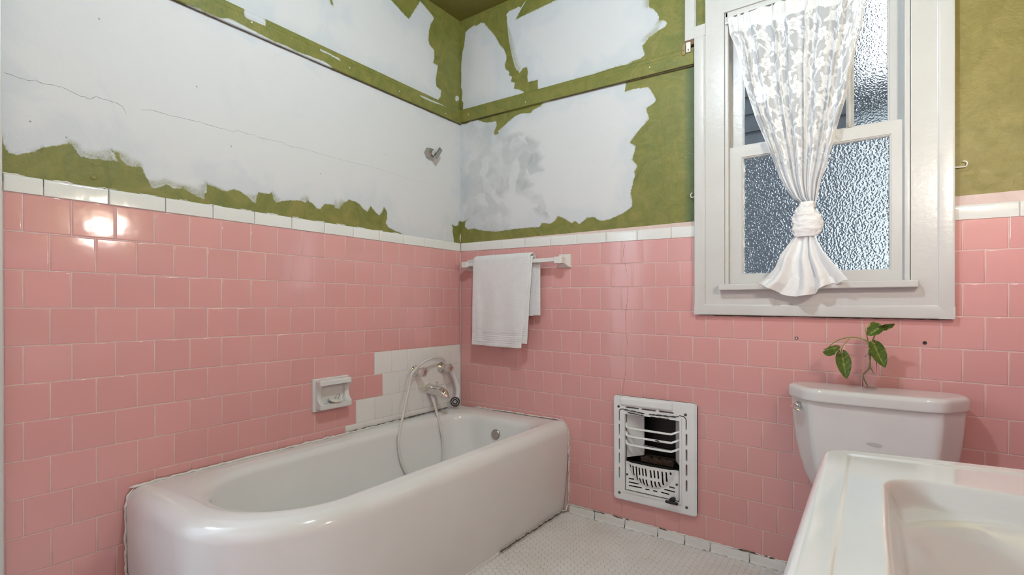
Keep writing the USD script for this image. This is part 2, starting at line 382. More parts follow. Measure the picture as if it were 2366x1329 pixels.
# ------------------------------------------------------------------ outlines of the primer patches, in metres on each wall: (y, z) left, (x, z) back
LEFT_PAINT = [
    [(-1.930,1.534),(-1.923,1.534),(-1.918,1.523),(-1.916,1.511),(-1.910,1.490),(-1.901,1.482),(-1.886,1.482),(-1.871,1.491),(-1.851,1.500),(-1.842,1.511),(-1.824,1.521),(-1.803,1.530),(-1.778,1.542),(-1.773,1.548),(-1.767,1.542),(-1.759,1.528),(-1.746,1.511),(-1.730,1.509),(-1.703,1.513),(-1.680,1.514),(-1.661,1.517),(-1.652,1.514),(-1.660,1.533),(-1.671,1.551),(-1.651,1.544),(-1.644,1.525),(-1.629,1.510),(-1.614,1.509),(-1.594,1.512),(-1.588,1.511),(-1.576,1.483),(-1.566,1.466),(-1.559,1.449),(-1.544,1.450),(-1.525,1.463),(-1.514,1.470),(-1.495,1.459),(-1.478,1.461),(-1.466,1.466),(-1.443,1.454),(-1.422,1.445),(-1.404,1.438),(-1.395,1.436),(-1.396,1.456),(-1.387,1.466),(-1.388,1.494),(-1.389,1.504),(-1.383,1.494),(-1.358,1.489),(-1.336,1.481),(-1.319,1.479),(-1.304,1.487),(-1.291,1.494),(-1.272,1.491),(-1.245,1.478),(-1.225,1.462),(-1.209,1.452),(-1.204,1.482),(-1.198,1.499),(-1.172,1.499),(-1.152,1.501),(-1.142,1.511),(-1.137,1.482),(-1.123,1.470),(-1.104,1.478),(-1.072,1.487),(-1.039,1.492),(-1.018,1.496),(-0.995,1.490),(-0.980,1.503),(-0.974,1.496),(-0.963,1.495),(-0.941,1.475),(-0.923,1.474),(-0.900,1.500),(-0.853,1.503),(-0.849,1.489),(-0.825,1.490),(-0.800,1.520),(-0.775,1.539),(-0.740,1.538),(-0.714,1.529),(-0.693,1.509),(-0.669,1.500),(-0.650,1.531),(-0.622,1.506),(-0.597,1.492),(-0.580,1.510),(-0.568,1.539),(-0.548,1.517),(-0.548,1.485),(-0.557,1.461),(-0.543,1.440),(-0.495,1.427),(-0.455,1.420),(-0.420,1.390),(-0.100,1.390),(-0.053,1.414),(-0.057,1.439),(-0.066,1.470),(-0.064,1.496),(-0.073,1.514),(-0.043,1.508),(-0.019,1.516),(-0.009,1.541),(0.020,1.541),(0.020,2.160),(-1.930,2.160)],
    [(-0.318,2.686),(-0.271,2.669),(-0.215,2.645),(-0.218,2.631),(-0.240,2.596),(-0.252,2.558),(-0.257,2.500),(-0.247,2.480),(-0.212,2.464),(-0.212,2.419),(-0.223,2.389),(-0.183,2.392),(-0.187,2.372),(-0.194,2.344),(-0.202,2.291),(-0.194,2.268),(-0.158,2.260),(-0.162,2.223),(-0.187,2.196),(-0.114,2.179),(-0.250,2.190),(-1.930,2.190),(-1.930,2.620),(-0.600,2.620),(-0.400,2.550)],
    [(-0.007,2.264),(-0.009,2.254),(-0.017,2.246),(-0.027,2.241),(-0.036,2.242),(-0.041,2.248),(-0.041,2.257),(-0.036,2.266),(-0.027,2.273),(-0.017,2.275),(-0.009,2.272)]]
LEFT_BARE = [
    [(-0.878,2.426),(-0.871,2.419),(-0.865,2.402),(-0.852,2.404),(-0.856,2.414),(-0.860,2.425),(-0.860,2.435)]]
LEFT_THIN = [
    [(-1.773,1.556),(-1.750,1.551),(-1.743,1.533),(-1.708,1.540),(-1.673,1.551),(-1.654,1.514),(-1.680,1.514),(-1.743,1.510),(-1.767,1.542)],
    [(-1.671,1.552),(-1.627,1.547),(-1.589,1.529),(-1.586,1.511),(-1.629,1.509),(-1.651,1.535)],
    [(-1.566,1.472),(-1.523,1.490),(-1.466,1.479),(-1.389,1.494),(-1.395,1.436),(-1.443,1.454),(-1.478,1.461),(-1.514,1.470),(-1.555,1.447)],
    [(-1.388,1.500),(-1.336,1.490),(-1.319,1.479),(-1.358,1.479)],
    [(-1.245,1.482),(-1.202,1.486),(-1.207,1.452)],
    [(-1.142,1.513),(-1.104,1.484),(-1.123,1.469),(-1.137,1.486)],
    [(-1.018,1.502),(-0.997,1.525),(-0.976,1.517),(-0.980,1.493)],
    [(-0.853,1.548),(-0.834,1.554),(-0.795,1.523),(-0.825,1.490),(-0.851,1.493)]]
BACK_PAINT = [
    [(0.038,2.645),(0.076,2.659),(0.110,2.664),(0.119,2.654),(0.161,2.663),(0.173,2.654),(0.182,2.654),(0.191,2.638),(0.220,2.601),(0.249,2.566),(0.272,2.532),(0.289,2.499),(0.318,2.464),(0.334,2.432),(0.339,2.404),(0.324,2.372),(0.331,2.348),(0.356,2.327),(0.353,2.310),(0.375,2.293),(0.367,2.271),(0.394,2.257),(0.386,2.228),(0.421,2.213),(0.443,2.201),(0.453,2.192),(0.437,2.182),(0.394,2.182),(0.350,2.177),(0.260,2.180),(0.190,2.179),(0.105,2.184),(0.068,2.181),(0.037,2.182),(0.018,2.192),(0.021,2.232),(0.009,2.252),(0.015,2.305),(0.003,2.332),(0.006,2.384),(0.005,2.461),(0.016,2.535),(0.029,2.569),(0.035,2.610)],
    [(0.469,2.679),(0.452,2.669),(0.437,2.652),(0.420,2.662),(0.392,2.660),(0.357,2.660),(0.336,2.650),(0.341,2.618),(0.344,2.576),(0.351,2.516),(0.364,2.454),(0.374,2.410),(0.389,2.361),(0.401,2.329),(0.426,2.302),(0.451,2.324),(0.470,2.322),(0.480,2.296),(0.475,2.269),(0.480,2.240),(0.509,2.236),(0.542,2.235),(0.542,2.188),(0.558,2.176),(0.620,2.176),(0.709,2.180),(0.819,2.179),(0.852,2.176),(0.916,2.180),(0.994,2.180),(1.046,2.176),(1.065,2.183),(1.105,2.186),(1.124,2.194),(1.121,2.217),(1.112,2.241),(1.123,2.248),(1.144,2.269),(1.169,2.278),(1.189,2.287),(1.213,2.291),(1.230,2.305),(1.224,2.317),(1.210,2.327),(1.193,2.329),(1.189,2.339),(1.193,2.346),(1.183,2.368),(1.162,2.396),(1.144,2.409),(1.146,2.439),(1.170,2.560),(0.750,2.620),(0.400,2.600)],
    [(-0.020,2.140),(-0.004,2.115),(0.046,2.107),(0.079,2.116),(0.132,2.111),(0.176,2.089),(0.222,2.078),(0.264,2.076),(0.268,2.051),(0.249,2.019),(0.253,2.000),(0.283,2.003),(0.276,2.017),(0.306,2.032),(0.350,2.055),(0.394,2.075),(0.436,2.081),(0.478,2.073),(0.495,2.070),(0.512,2.083),(0.560,2.092),(0.573,2.107),(0.559,2.126),(0.654,2.119),(0.787,2.117),(0.898,2.121),(0.980,2.117),(1.026,2.109),(1.033,2.089),(1.028,2.050),(1.064,2.053),(1.099,2.049),(1.142,2.044),(1.162,2.012),(1.179,1.975),(1.162,1.962),(1.131,1.950),(1.137,1.924),(1.145,1.898),(1.116,1.873),(1.087,1.846),(1.052,1.808),(1.081,1.786),(1.073,1.754),(1.064,1.727),(1.090,1.689),(1.073,1.667),(1.078,1.652),(1.064,1.604),(1.055,1.571),(1.064,1.536),(1.063,1.506),(1.034,1.489),(0.991,1.471),(0.948,1.458),(0.910,1.455),(0.884,1.464),(0.871,1.478),(0.832,1.479),(0.785,1.450),(0.765,1.470),(0.744,1.460),(0.696,1.489),(0.664,1.505),(0.646,1.482),(0.617,1.469),(0.565,1.477),(0.550,1.457),(0.491,1.461),(0.421,1.462),(0.334,1.460),(0.259,1.458),(0.166,1.472),(0.102,1.490),(0.053,1.488),(0.032,1.509),(0.037,1.540),(0.074,1.552),(0.011,1.536),(-0.005,1.544),(-0.020,1.490)]]
BACK_THIN = [
    [(0.344,2.588),(0.387,2.496),(0.426,2.452),(0.441,2.447),(0.441,2.423),(0.426,2.411),(0.436,2.344),(0.426,2.306),(0.401,2.333),(0.364,2.454)],
    [(1.193,2.338),(1.210,2.325),(1.186,2.289),(1.116,2.257),(1.101,2.268),(1.144,2.296)],
    [(1.105,2.467),(1.146,2.452),(1.146,2.406),(1.116,2.412)]]
BACK_VEIL = [
    [(0.283,1.994),(0.436,1.982),(0.553,1.902),(0.539,1.870),(0.573,1.819),(0.546,1.790),(0.592,1.749),(0.491,1.661),(0.565,1.618),(0.644,1.519),(0.592,1.497),(0.525,1.537),(0.449,1.632),(0.393,1.657),(0.349,1.669),(0.275,1.654),(0.298,1.795),(0.290,1.933)]]
BACK_BARE_SPOT = [(0.335,1.750),(0.371,1.780),(0.421,1.740),(0.421,1.659),(0.364,1.667),(0.378,1.712)]
RAIL_PAINT = [[(-1.459,2.112),(-1.412,2.115),(-1.407,2.112),(-1.378,2.113),(-1.357,2.113),(-1.334,2.118),(-1.321,2.126),(-1.297,2.128),(-1.265,2.125),(-1.223,2.122),(-1.180,2.118),(-1.134,2.115),(-1.103,2.118),(-1.039,2.114),(-0.989,2.119),(-0.936,2.121),(-0.907,2.122),(-0.871,2.114),(-0.871,2.080),(-1.459,2.080)],
    [(-1.258,2.171),(-1.255,2.158),(-1.231,2.159),(-1.179,2.161),(-1.175,2.158),(-1.175,2.220),(-1.258,2.220)],
    [(-0.128,2.171),(-0.230,2.162),(-0.333,2.161),(-0.339,2.170),(-0.230,2.172),(-0.194,2.173)],
    [(-0.932,2.162),(-0.886,2.164),(-0.830,2.157),(-0.830,2.166),(-0.886,2.170),(-0.932,2.172)]]
CRACK_A = [(-1.916,1.707), (-1.899,1.705), (-1.881,1.703), (-1.865,1.702), (-1.848,1.707), (-1.831,1.704), (-1.811,1.708), (-1.792,1.708), (-1.771,1.703), (-1.751,1.697), (-1.735,1.697), (-1.728,1.693), (-1.709,1.707), (-1.693,1.705), (-1.667,1.705), (-1.645,1.702), (-1.636,1.69), (-1.63,1.675)]
CRACK_B = [(-1.595,1.702), (-1.562,1.711), (-1.528,1.711), (-1.506,1.709), (-1.483,1.712), (-1.446,1.713), (-1.418,1.715), (-1.393,1.713), (-1.358,1.712), (-1.322,1.713), (-1.29,1.712), (-1.276,1.721), (-1.243,1.719), (-1.215,1.721), (-1.18,1.716), (-1.144,1.72), (-1.107,1.722), (-1.055,1.715), (-1.016,1.719), (-0.981,1.72), (-0.939,1.718), (-0.881,1.717), (-0.82,1.716), (-0.757,1.717), (-0.673,1.721), (-0.584,1.719), (-0.5,1.718), (-0.461,1.711), (-0.359,1.712), (-0.25,1.714)]
TILE_CRACK_A = [(1.03,1.337), (1.019,1.296), (1.033,1.227), (1.044,1.157), (1.041,1.068), (1.033,1.02), (1.034,0.917), (1.04,0.876), (1.034,0.807), (1.033,0.752), (1.024,0.693), (1.012,0.618)]
TILE_CRACK_B = [(1.009,0.119), (1.012,0.087), (1.007,0.056)]

# ------------------------------------------------------------------ the room: painted walls
def wall_grid(u0, u1, z0, z1, step, paint, bare, thin, veil, to_world, hole=None):
    nu, nz = int(round((u1 - u0) / step)) + 1, int(round((z1 - z0) / step)) + 1
    U, Z = np.meshgrid(np.linspace(u0, u1, nu), np.linspace(z0, z1, nz), indexing='ij')
    u, z = U.ravel(), Z.ravel()
    pts = shapely.points(u, z)
    def inside_distance(polys):
        g = unary_union([Polygon(p).buffer(0) for p in polys])
        shapely.prepare(g)
        d = shapely.distance(pts, g.boundary)
        return np.where(shapely.contains(g, pts), d, -d)
    sd = inside_distance(paint)
    if bare:
        sd = np.minimum(sd, -inside_distance(bare))
    th = np.clip(inside_distance(thin) / .012 + .4, 0, 1) if thin else np.zeros_like(sd)
    ve = np.clip(inside_distance(veil) / .03 + .4, 0, 1) if veil else np.zeros_like(sd)
    if veil:                                   # the whole corner end has only a first coat
        ve = np.maximum(ve, .60 * np.clip(inside_distance([FIRST_COAT]) / .05 + .5, 0, 1))
    i, j = np.meshgrid(np.arange(nu - 1), np.arange(nz - 1), indexing='ij')
    a = (i * nz + j).ravel()
    q = np.stack([a, a + nz, a + nz + 1, a + 1], 1)
    if hole:
        cu, cz = u[q].mean(1), z[q].mean(1)
        q = q[~((cu > hole[0]) & (cu < hole[1]) & (cz > hole[2]) & (cz < hole[3]))]
    keep, inv = np.unique(q, return_inverse=True)
    q = inv.reshape(q.shape)
    f = np.vstack([q[:, [0, 1, 2]], q[:, [0, 2, 3]]])
    return to_world(u[keep], z[keep]), f, np.clip(sd[keep], -.3, .3), th[keep], ve[keep]

FIRST_COAT = [(-.02, 2.10), (.22, 2.12), (.34, 2.02), (.36, 1.86), (.30, 1.70), (.36, 1.56), (.34, 1.45), (-.02, 1.45)]
WIN = (1.47, 2.085, 1.09, 2.36)            # the hole in the back wall
PL_L, PL_B, PV = .10812, .10957, .1095      # tile pitch along the left and the back wall, and upwards
S_L, S_B, Z_TOP = .00609, -.01095, 1.362    # the courses are not quite level
def at_left(u, n, z): return (n, -u, z)     # u: distance from the corner, n: out of the wall
def at_back(u, n, z): return (u, -n, z)

wall_left = thing('wall_left', 'left wall, white primer over olive green paint above pink tile', kind='structure')
v, f, sd, th, ve = wall_grid(-1.925, 0.005, 1.385, ROOM_Z, .005, LEFT_PAINT, LEFT_BARE, LEFT_THIN, None, lambda y, z: np.stack([np.full_like(y, -.003), y, z], 1))
p = obj('plaster', (v, f), 'primed_wall', wall_left)
for k, a in (('paint', sd), ('thin', th), ('veil', ve)): primvar(p, k, a)

wall_back = thing('wall_back', 'back wall with the window, white primer patches over olive green paint above pink tile', kind='structure')
v, f, sd, th, ve = wall_grid(-0.005, ROOM_X, 1.32, ROOM_Z, .005, BACK_PAINT, None, BACK_THIN, BACK_VEIL + [BACK_BARE_SPOT], lambda x, z: np.stack([x, np.full_like(x, .003), z], 1), hole=WIN)
f = f[:, ::-1]
p = obj('plaster', (v, f), 'primed_wall', wall_back)
primvar(p, 'ochre', (v[:, 0] > 2.19) * 1.0)
primvar(p, 'teal', .75 * np.clip((v[:, 0] - 1.300) / .025, 0, 1) * (v[:, 0] < 1.4) * (v[:, 2] < 2.20))
for k, a in (('paint', sd), ('thin', th), ('veil', ve)): primvar(p, k, a)

# grout beds behind the tiles, with the openings of the window and the heater
HEAT = (1.030, 1.296, .180, .548)
bed = sbox(-.1, -.02, ROOM_X + .1, 1.41).difference(sbox(WIN[0], WIN[2], WIN[1], 3)).difference(sbox(HEAT[0], HEAT[2], HEAT[1], HEAT[3]))
obj('grout', extrude_xz(bed, .0016, .060), 'pink_grout', wall_back)
core = sbox(-.1, -.02, ROOM_X + .1, ROOM_Z + .05).difference(sbox(WIN[0], WIN[2], WIN[1], WIN[3])).difference(sbox(HEAT[0], HEAT[2], HEAT[1], HEAT[3]))
obj('wall_core', extrude_xz(core, .062, .150), 'plain_white_wall', wall_back)
obj('grout', bx(-.06, -.0016, -1.925, .0, -.02, 1.40), 'pink_grout', wall_left)
DOOR = (-2.86, -2.03, 2.05)
solid = sbox(ROOM_Y, -.02, .15, ROOM_Z + .05).difference(sbox(DOOR[0], -.02, DOOR[1], DOOR[2]))
obj('wall_core', extrude_yz(solid, -.15, -.062), 'plain_white_wall', wall_left)
solid = sbox(ROOM_Y, -.02, -1.925, ROOM_Z).difference(sbox(DOOR[0], -.02, DOOR[1], DOOR[2]))
obj('wall_end', extrude_yz(solid, -.06, .0), 'plain_white_wall', wall_left)

# ------------------------------------------------------------------ tiles, one by one
def tile_mesh(u0, u1, z0, z1, to, slope, back=-.006, lift=0.0, ease=((0, -.0024), (.0011, -.0007), (.0042, 0.0))):
    rings = [[(u0, back, z0), (u1, back, z0), (u1, back, z1), (u0, back, z1)]]
    tu, tz = rng.normal(0, .0022), rng.normal(0, .0022)          # no tile sits quite flat
    cu, cz = (u0 + u1) / 2, (z0 + z1) / 2
    for d, n in ease:
        rings.append([(a, lift + n + (a - cu) * tu + (b - cz) * tz, b) for a, b in ((u0 + d, z0 + d), (u1 - d, z0 + d), (u1 - d, z1 - d), (u0 + d, z1 - d))])
    P = np.array([to(a, n, b + slope * a) for r in rings for a, n, b in r])
    F = []
    for k in range(len(rings) - 1):
        for i in range(4):
            a, b, c, d = 4 * k + i, 4 * k + (i + 1) % 4, 4 * k + 4 + (i + 1) % 4, 4 * k + 4 + i
            F += [(a, b, c), (a, c, d)]
    e = 4 * (len(rings) - 1)
    F += [(e, e + 1, e + 2), (e, e + 2, e + 3)]
    F = np.array(F)
    return trimesh.Trimesh(P, F if to is at_back else F, process=False)

def lay(wall, to, pitch, slope, u_even, u_odd, u_end, clip, white):
    for k in range(12):
        z1 = Z_TOP - k * PV - .0009
        z0 = Z_TOP - (k + 1) * PV + .0009
        if k == 11: z0 = .040 - slope * u_end / 2
        off = (u_odd if k % 2 else u_even) % 1.0
        joints = [0.0] + [(off + i) * pitch for i in range(40) if .03 < (off + i) * pitch < u_end - .01] + [u_end]
        for a, b in zip(joints[:-1], joints[1:]):
            q = clip(a + .0008, b - .0008, z0, z1, k)
            for r in q:
                if r[1] - r[0] > .006 and r[3] - r[2] > .006:
                    w = white(k, (r[0] + r[1]) / 2)
                    obj('white_tile' if w else 'tile', tile_mesh(r[0], r[1], r[2], r[3], to, slope), 'white_glaze' if w else 'pink_glaze', wall, smooth=True, label=None)

def clip_left(a, b, z0, z1, k):
    if a < 1.60:                                              # behind the bathtub
        if z1 < .452: return [(1.610, b, z0, z1)] if b > 1.625 else []
        if a > 1.50 and b > 1.60: return [(a, b, z0, z1)]
        return [(a, b, max(z0, .452), z1)]
    return [(a, b, z0, z1)]
WHITE_FROM = {5: .640, 6: .582, 7: .741, 8: .800}
lay(wall_left, at_left, PL_L, S_L, 1.368, .8273, 1.918, clip_left, lambda k, u: k in WHITE_FROM and u < WHITE_FROM[k] + .0)

cells = [sbox(-(w + .0005), Z_TOP - (k + 1) * PV, -.0005, Z_TOP - k * PV - .0004) for k, w in WHITE_FROM.items()]
obj('grout', extrude_yz(unary_union(cells), -.0022, -.0012), 'white_grout', wall_left, label='white grout of the repaired tiles')

def clip_back(a, b, z0, z1, k):
    s = z0 + S_B * a
    if k <= 2 and b > 1.44 and a < 2.11:          # the window's casing
        out = []
        if a < 1.44: out.append((a, 1.44, z0, z1))
        if b > 2.11: out.append((2.11, b, z0, z1))
        if k == 2: out.append((max(a, 1.44), min(b, 2.11), z0, 1.06))
        return out
    if a > .99 and b < 1.35 and z0 > .14 and z1 < .60: return []
    if b > HEAT[0] and a < HEAT[1] and z1 > HEAT[2] and s < HEAT[3]:
        out = []
        if a < HEAT[0]: out.append((a, min(b, HEAT[0]), z0, z1))
        if b > HEAT[1]: out.append((max(a, HEAT[1]), b, z0, z1))
        if not out:
            out = [(a, b, z0, HEAT[2])] if z0 < HEAT[2] else [(a, b, HEAT[3] + .02, z1)]
        return out
    if a < .70:
        if z1 < .452: return [(.715, b, z0, z1)] if b > .735 else []
        if b < .74: return [(a, b, max(z0, .452), z1)]
    return [(a, b, z0, z1)]
lay(wall_back, at_back, PL_B, S_B, .2298, .7298, 2.44, clip_back, lambda k, u: False)

def cap_row(wall, to, slope, joints, skip=None):
    """The white cap course: 15 cm pieces with a rounded top edge."""
    prof = [(-.006, .0500), (-.0008, .0498), (.0012, .0482), (.0028, .0452), (.0036, .0400), (.0036, .0022), (.0022, .0008), (-.006, .0006)]   # (out, up)
    for a, b in zip(joints[:-1], joints[1:]):
        if skip and a > skip[0] and b < skip[1]: continue
        rings = []
        t = rng.normal(0, .0004)
        for u, k in ((a + .0009, -.0022), (a + .0022, -.0004), (a + .005, 0), (b - .005, 0), (b - .0022, -.0004), (b - .0009, -.0022)):
            rings.append([to(u, n + k + t, Z_TOP + z + slope * u) for n, z in prof])
        obj('cap_tile', loft(rings), 'white_glaze', wall, smooth=50)
cap_row(wall_left, at_left, S_L, [0.004, .140, .293, .444, .598, .753, .906, 1.059, 1.215, 1.368, 1.521, 1.678, 1.833, 1.918])
cap_row(wall_back, at_back, S_B - .004, [0.004, .155, .306, .460, .620, .774, .932, 1.089, 1.247, 1.40, 1.46, 2.10, 2.192, 2.352, 2.442], skip=(1.395, 2.193))

def jagged(P, r, n=7, fade=None):
    P = np.array(P, float)
    rr = r * (.55 + .9 * rng.random(len(P)))
    if fade is not None: rr = rr * np.linspace(1, fade, len(P))
    rr[0] = rr[-1] = r * .15
    return tube(P, rr, n)
def dense(P, step, amp):
    P = np.array(P, float)
    out = []
    for a, b in zip(P[:-1], P[1:]):
        k = max(1, int(np.linalg.norm(b - a) / step))
        out += [a + (b - a) * t / k for t in range(k)]
    out = np.array(out + [P[-1]])
    return out + rng.normal(0, amp, out.shape)
for pth, fade in ((CRACK_A, 1.0), (CRACK_B, .3)):
    q = dense(pth, .006, .0009)
    obj('crack', jagged([(-.0030, y, z) for y, z in q], .00075, fade=fade), 'crack_grey', wall_left, label='fine jagged crack in the white painted plaster')
for pth in (TILE_CRACK_A, TILE_CRACK_B):
    q = dense(pth, .012, .0009)
    obj('crack', jagged([(x, .0004, z) for x, z in q], .0007), 'crack_red', wall_back, label='hairline crack through the pink tiles')
for y, z in ((-1.70, 1.955), (-1.42, 1.84), (-1.86, 1.585), (-1.78, 1.56), (-1.30, 1.655), (-1.55, 1.46), (-.56, 1.80), (-.92, 1.63)):
    obj('chip', lathe([(.0, -.001), (.0035, -.0006), (.002, .0006), (0, .0008)], (-.003, y, z), (1, 0, 0), 9), 'crack_grey', wall_left)
obj('plaster_blister', lathe([(.009, -.001), (.0075, .0016), (.004, .0026), (0, .003)], (-.003, -1.715, 1.452), (1, 0, .0), 16), 'crack_grey' if False else 'plain_green_wall', wall_left, smooth=True)
obj('caulk', jagged(dense([(-.001, -.001, 1.412), (-.001, -.001, 1.45), (.0, -.001, 1.47)], .01, .0006), .0022), 'caulk', wall_left)
obj('caulk', jagged(dense([(.001, -.002, .80), (.001, -.002, 1.0), (.001, -.002, 1.19), (.001, -.002, 1.36)], .02, .0004), .0016), 'caulk', wall_left)
q = [(u, S_L * u + Z_TOP + .051) for u in np.arange(.36, 1.9, .012)]
obj('plaster_crumbs', cat([jagged(dense([(-.001, -a, b), (-.001, -a - .05, b + .0006)], .008, .0010), .0018) for a, b in q[::9]]), 'caulk', wall_left, label='crumbs of white filler along the top of the cap tiles', kind='stuff')

# ------------------------------------------------------------------ the rest of the shell
wall_right = thing('wall_right', 'right wall behind the sink, olive green above pink tile', kind='structure')
obj('plaster', bx(ROOM_X, ROOM_X + .1, ROOM_Y, .15, 1.40, ROOM_Z), 'plain_green_wall', wall_right)
mat('far_tile', {'t': ('texture_coordinate', {}), 'g': ('geometry', {}), 's': ('separate_xyz', {}), 'c': ('combine_xyz', {}), 'k': ('brick_texture', {'scale': 1.0, 'brick_width': .1095, 'row_height': .1095, 'mortar_size': .0012, 'color1': (.69, .35, .318), 'color2': (.68, .34, .31), 'mortar': (.60, .50, .47)}),
                 'ad': ('math', {'math_type': 'add'}), 'p': ('principled_bsdf', {'roughness': .12})},
    [('g.position', 's.vector'), ('s.x', 'ad.value1'), ('s.y', 'ad.value2'), ('ad.value', 'c.x'), ('s.z', 'c.y'), ('c.vector', 'k.vector'), ('k.color', 'p.base_color')])
obj('tiling', bx(ROOM_X - .004, ROOM_X + .1, ROOM_Y, -.002, 0, 1.362), 'far_tile', wall_right)
obj('cap_course', bx(ROOM_X - .006, ROOM_X + .05, ROOM_Y, -.002, 1.362, 1.412), 'white_glaze', wall_right)
wall_front = thing('wall_front', 'unseen wall behind the camera, kept white to bounce light above pink tile', kind='structure')
obj('plaster', bx(-.15, ROOM_X + .1, ROOM_Y - .1, ROOM_Y, 1.40, ROOM_Z), 'plain_white_wall', wall_front)  # unseen, white chosen to bounce light into the room
obj('tiling', bx(-.15, ROOM_X + .1, ROOM_Y - .1, ROOM_Y + .004, -.02, 1.40), 'far_tile', wall_front)
ceiling = obj('ceiling', bx(-.15, ROOM_X + .1, ROOM_Y - .1, .15, ROOM_Z, ROOM_Z + .06), 'shaded_ceiling_green')
tag(stage.GetPrimAtPath(ceiling), 'olive green painted ceiling, its weaker light put into a darker colour', kind='structure')

# painted battens (picture rails) on both walls
def batten(name, label, a, b, zs, h, to, paint, step=.004):
    """A flat moulding with a small step at its top; its face is a fine grid so that the primer smears lie on it."""
    t = thing(name, label, kind='structure')
    prof = [(-.003, 0), (.013, 0.0), (.0145, .0015), (.0145, h * .70), (.0125, h * .73), (.0125, h * .93), (.011, h * .985), (.008, h), (-.003, h)]
    fine = [prof[0]]
    for p0, p1 in zip(prof[:-1], prof[1:]):
        k = max(1, int(math.hypot(p1[0] - p0[0], p1[1] - p0[1]) / step))
        fine += [(p0[0] + (p1[0] - p0[0]) * i / k, p0[1] + (p1[1] - p0[1]) * i / k) for i in range(1, k + 1)]
    us = np.arange(a, b + 1e-6, .010)
    rings = [[to(u, n, zs(u) + z) for n, z in fine] for u in us]
    m = loft(rings)
    if to is at_left: m.invert()
    p = obj('batten', m, 'primed_wall', t)
    V = np.array(m.vertices)
    uz = np.stack([V[:, 1] if to is at_left else V[:, 0], V[:, 2]], 1)
    sd = np.full(len(V), -.2)
    if paint:
        g = unary_union([Polygon(q).buffer(0) for q in paint])
        pp = shapely.points(uz)
        d = shapely.distance(pp, g.boundary)
        sd = np.where(shapely.contains(g, pp), d, -d)
    for k, arr in (('paint', sd), ('thin', np.zeros(len(V))), ('veil', np.zeros(len(V)))): primvar(p, k, arr)
    return t
rail_l = batten('trim_1', 'flat olive green picture rail along the left wall, smeared with white primer', 0.0, 1.924, lambda u: 2.111 + .0012 * u, .080, at_left, RAIL_PAINT)
rail_b = batten('trim_2', 'flat olive green picture rail along the back wall, from the corner to the window', 0.0, 1.352, lambda u: 2.118 - .0232 * u, .074, at_back, None)
for y, z in ((-1.23, 2.152), (-.78, 2.146), (-.48, 2.140), (-.14, 2.132)):
    obj('nail_head', lathe([(.0034, 0), (.0030, .0010), (0, .0014)], (.0140, y, z), (1, 0, 0), 9), 'caulk', rail_l)
for x, z in ((.075, 2.150), (.475, 2.128), (1.155, 2.125)):
    obj('nail_head', lathe([(.0034, 0), (.0030, .0010), (0, .0014)], (x, -.0140, z), (0, -1, 0), 9), 'caulk', rail_b)
obj('shadow_gap', extrude_xz(Polygon([(.0, 2.1150), (.35, 2.1070), (.35, 2.1090), (.0, 2.1170)]), -.004, -.002), 'dark_gap_and_shadow', rail_b)  # dark strip drawn for the shadow below the rail
obj('shadow_gap', extrude_xz(Polygon([(.62, 2.1015), (1.0, 2.0915), (1.352, 2.0815), (1.352, 2.0870), (.62, 2.1030)]), -.006, -.002), 'dark_gap_and_shadow', rail_b)  # same drawn shadow, thicker towards the window
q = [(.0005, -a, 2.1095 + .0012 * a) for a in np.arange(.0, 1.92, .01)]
obj('shadow_gap', tube([(a + .0015, b, c + rng.normal(0, .0004)) for a, b, c in q], .0016, 6), 'dark_gap_and_shadow', rail_l)  # shadow line drawn along the bottom of the left rail

# white door casing where the tiled left wall ends
case = thing('trim_3', 'white painted door casing at the near end of the left wall', kind='structure')
obj('casing_board', rbox(-.002, .020, -2.03, -1.921, 0.0, 2.16, .004), 'gloss_trim', case, smooth=40)
obj('casing_board', rbox(-.002, .020, -2.97, -2.86, 0.0, 2.16, .004), 'gloss_trim', case, smooth=40)
obj('casing_board', rbox(-.002, .0205, -2.97, -1.921, 2.05, 2.16, .004), 'gloss_trim', case, smooth=40)
hall = thing('wall_hall', 'unseen white hallway added around the fill lamp beyond the door', kind='structure')
obj('wall', bx(-1.60, -1.50, -4.2, -.8, -.02, 2.75), 'plain_white_wall', hall)  # unseen hall walls, built to hold the fill lamp
obj('wall', bx(-1.50, -.15, -4.3, -4.2, -.02, 2.75), 'plain_white_wall', hall)
obj('wall', bx(-1.50, -.15, -.8, -.7, -.02, 2.75), 'plain_white_wall', hall)
obj('wall', bx(-.25, -.15, -4.2, -3.04, -.02, 2.75), 'plain_white_wall', hall)
obj('hall_ceiling', bx(-1.6, -.14, -4.3, -.7, 2.72, 2.8), 'plain_white_wall', hall)
obj('hall_floor', bx(-1.6, .0, -4.3, -.7, -.06, -.002), 'raw_wood', hall)

# ------------------------------------------------------------------ base course and floor
base = thing('baseboard_back', 'course of low white base tiles, chipped and smeared with caulk', kind='structure')
joints = [.728, .871, 1.028, 1.185, 1.306, 1.413, 1.567, 1.700, 1.855, 2.010, 2.165, 2.320, 2.44]
for a, b in zip(joints[:-1], joints[1:]):
    hgt = .0375 + rng.normal(0, .0012)
    prof = [(-.004, hgt), (.0020, hgt - .0003), (.0044, hgt - .0030), (.0052, .018), (.0060, .007), (.0085, .0022), (.0125, .0004), (-.004, .0002)]
    rings = [[at_back(u, n + k, z) for n, z in prof] for u, k in ((a + .0010, -.0026), (a + .0028, -.0004), (a + .007, 0), (b - .007, 0), (b - .0028, -.0004), (b - .0010, -.0026))]
    obj('base_tile', loft(rings), 'white_glaze', base, smooth=50)
q = dense([(.728, -.0012, .0385), (2.44, -.0012, .0385)], .016, .0011)
obj('caulk', jagged(q, .0030), 'caulk', base, label='ragged bead of white caulk along the top of the base tiles')
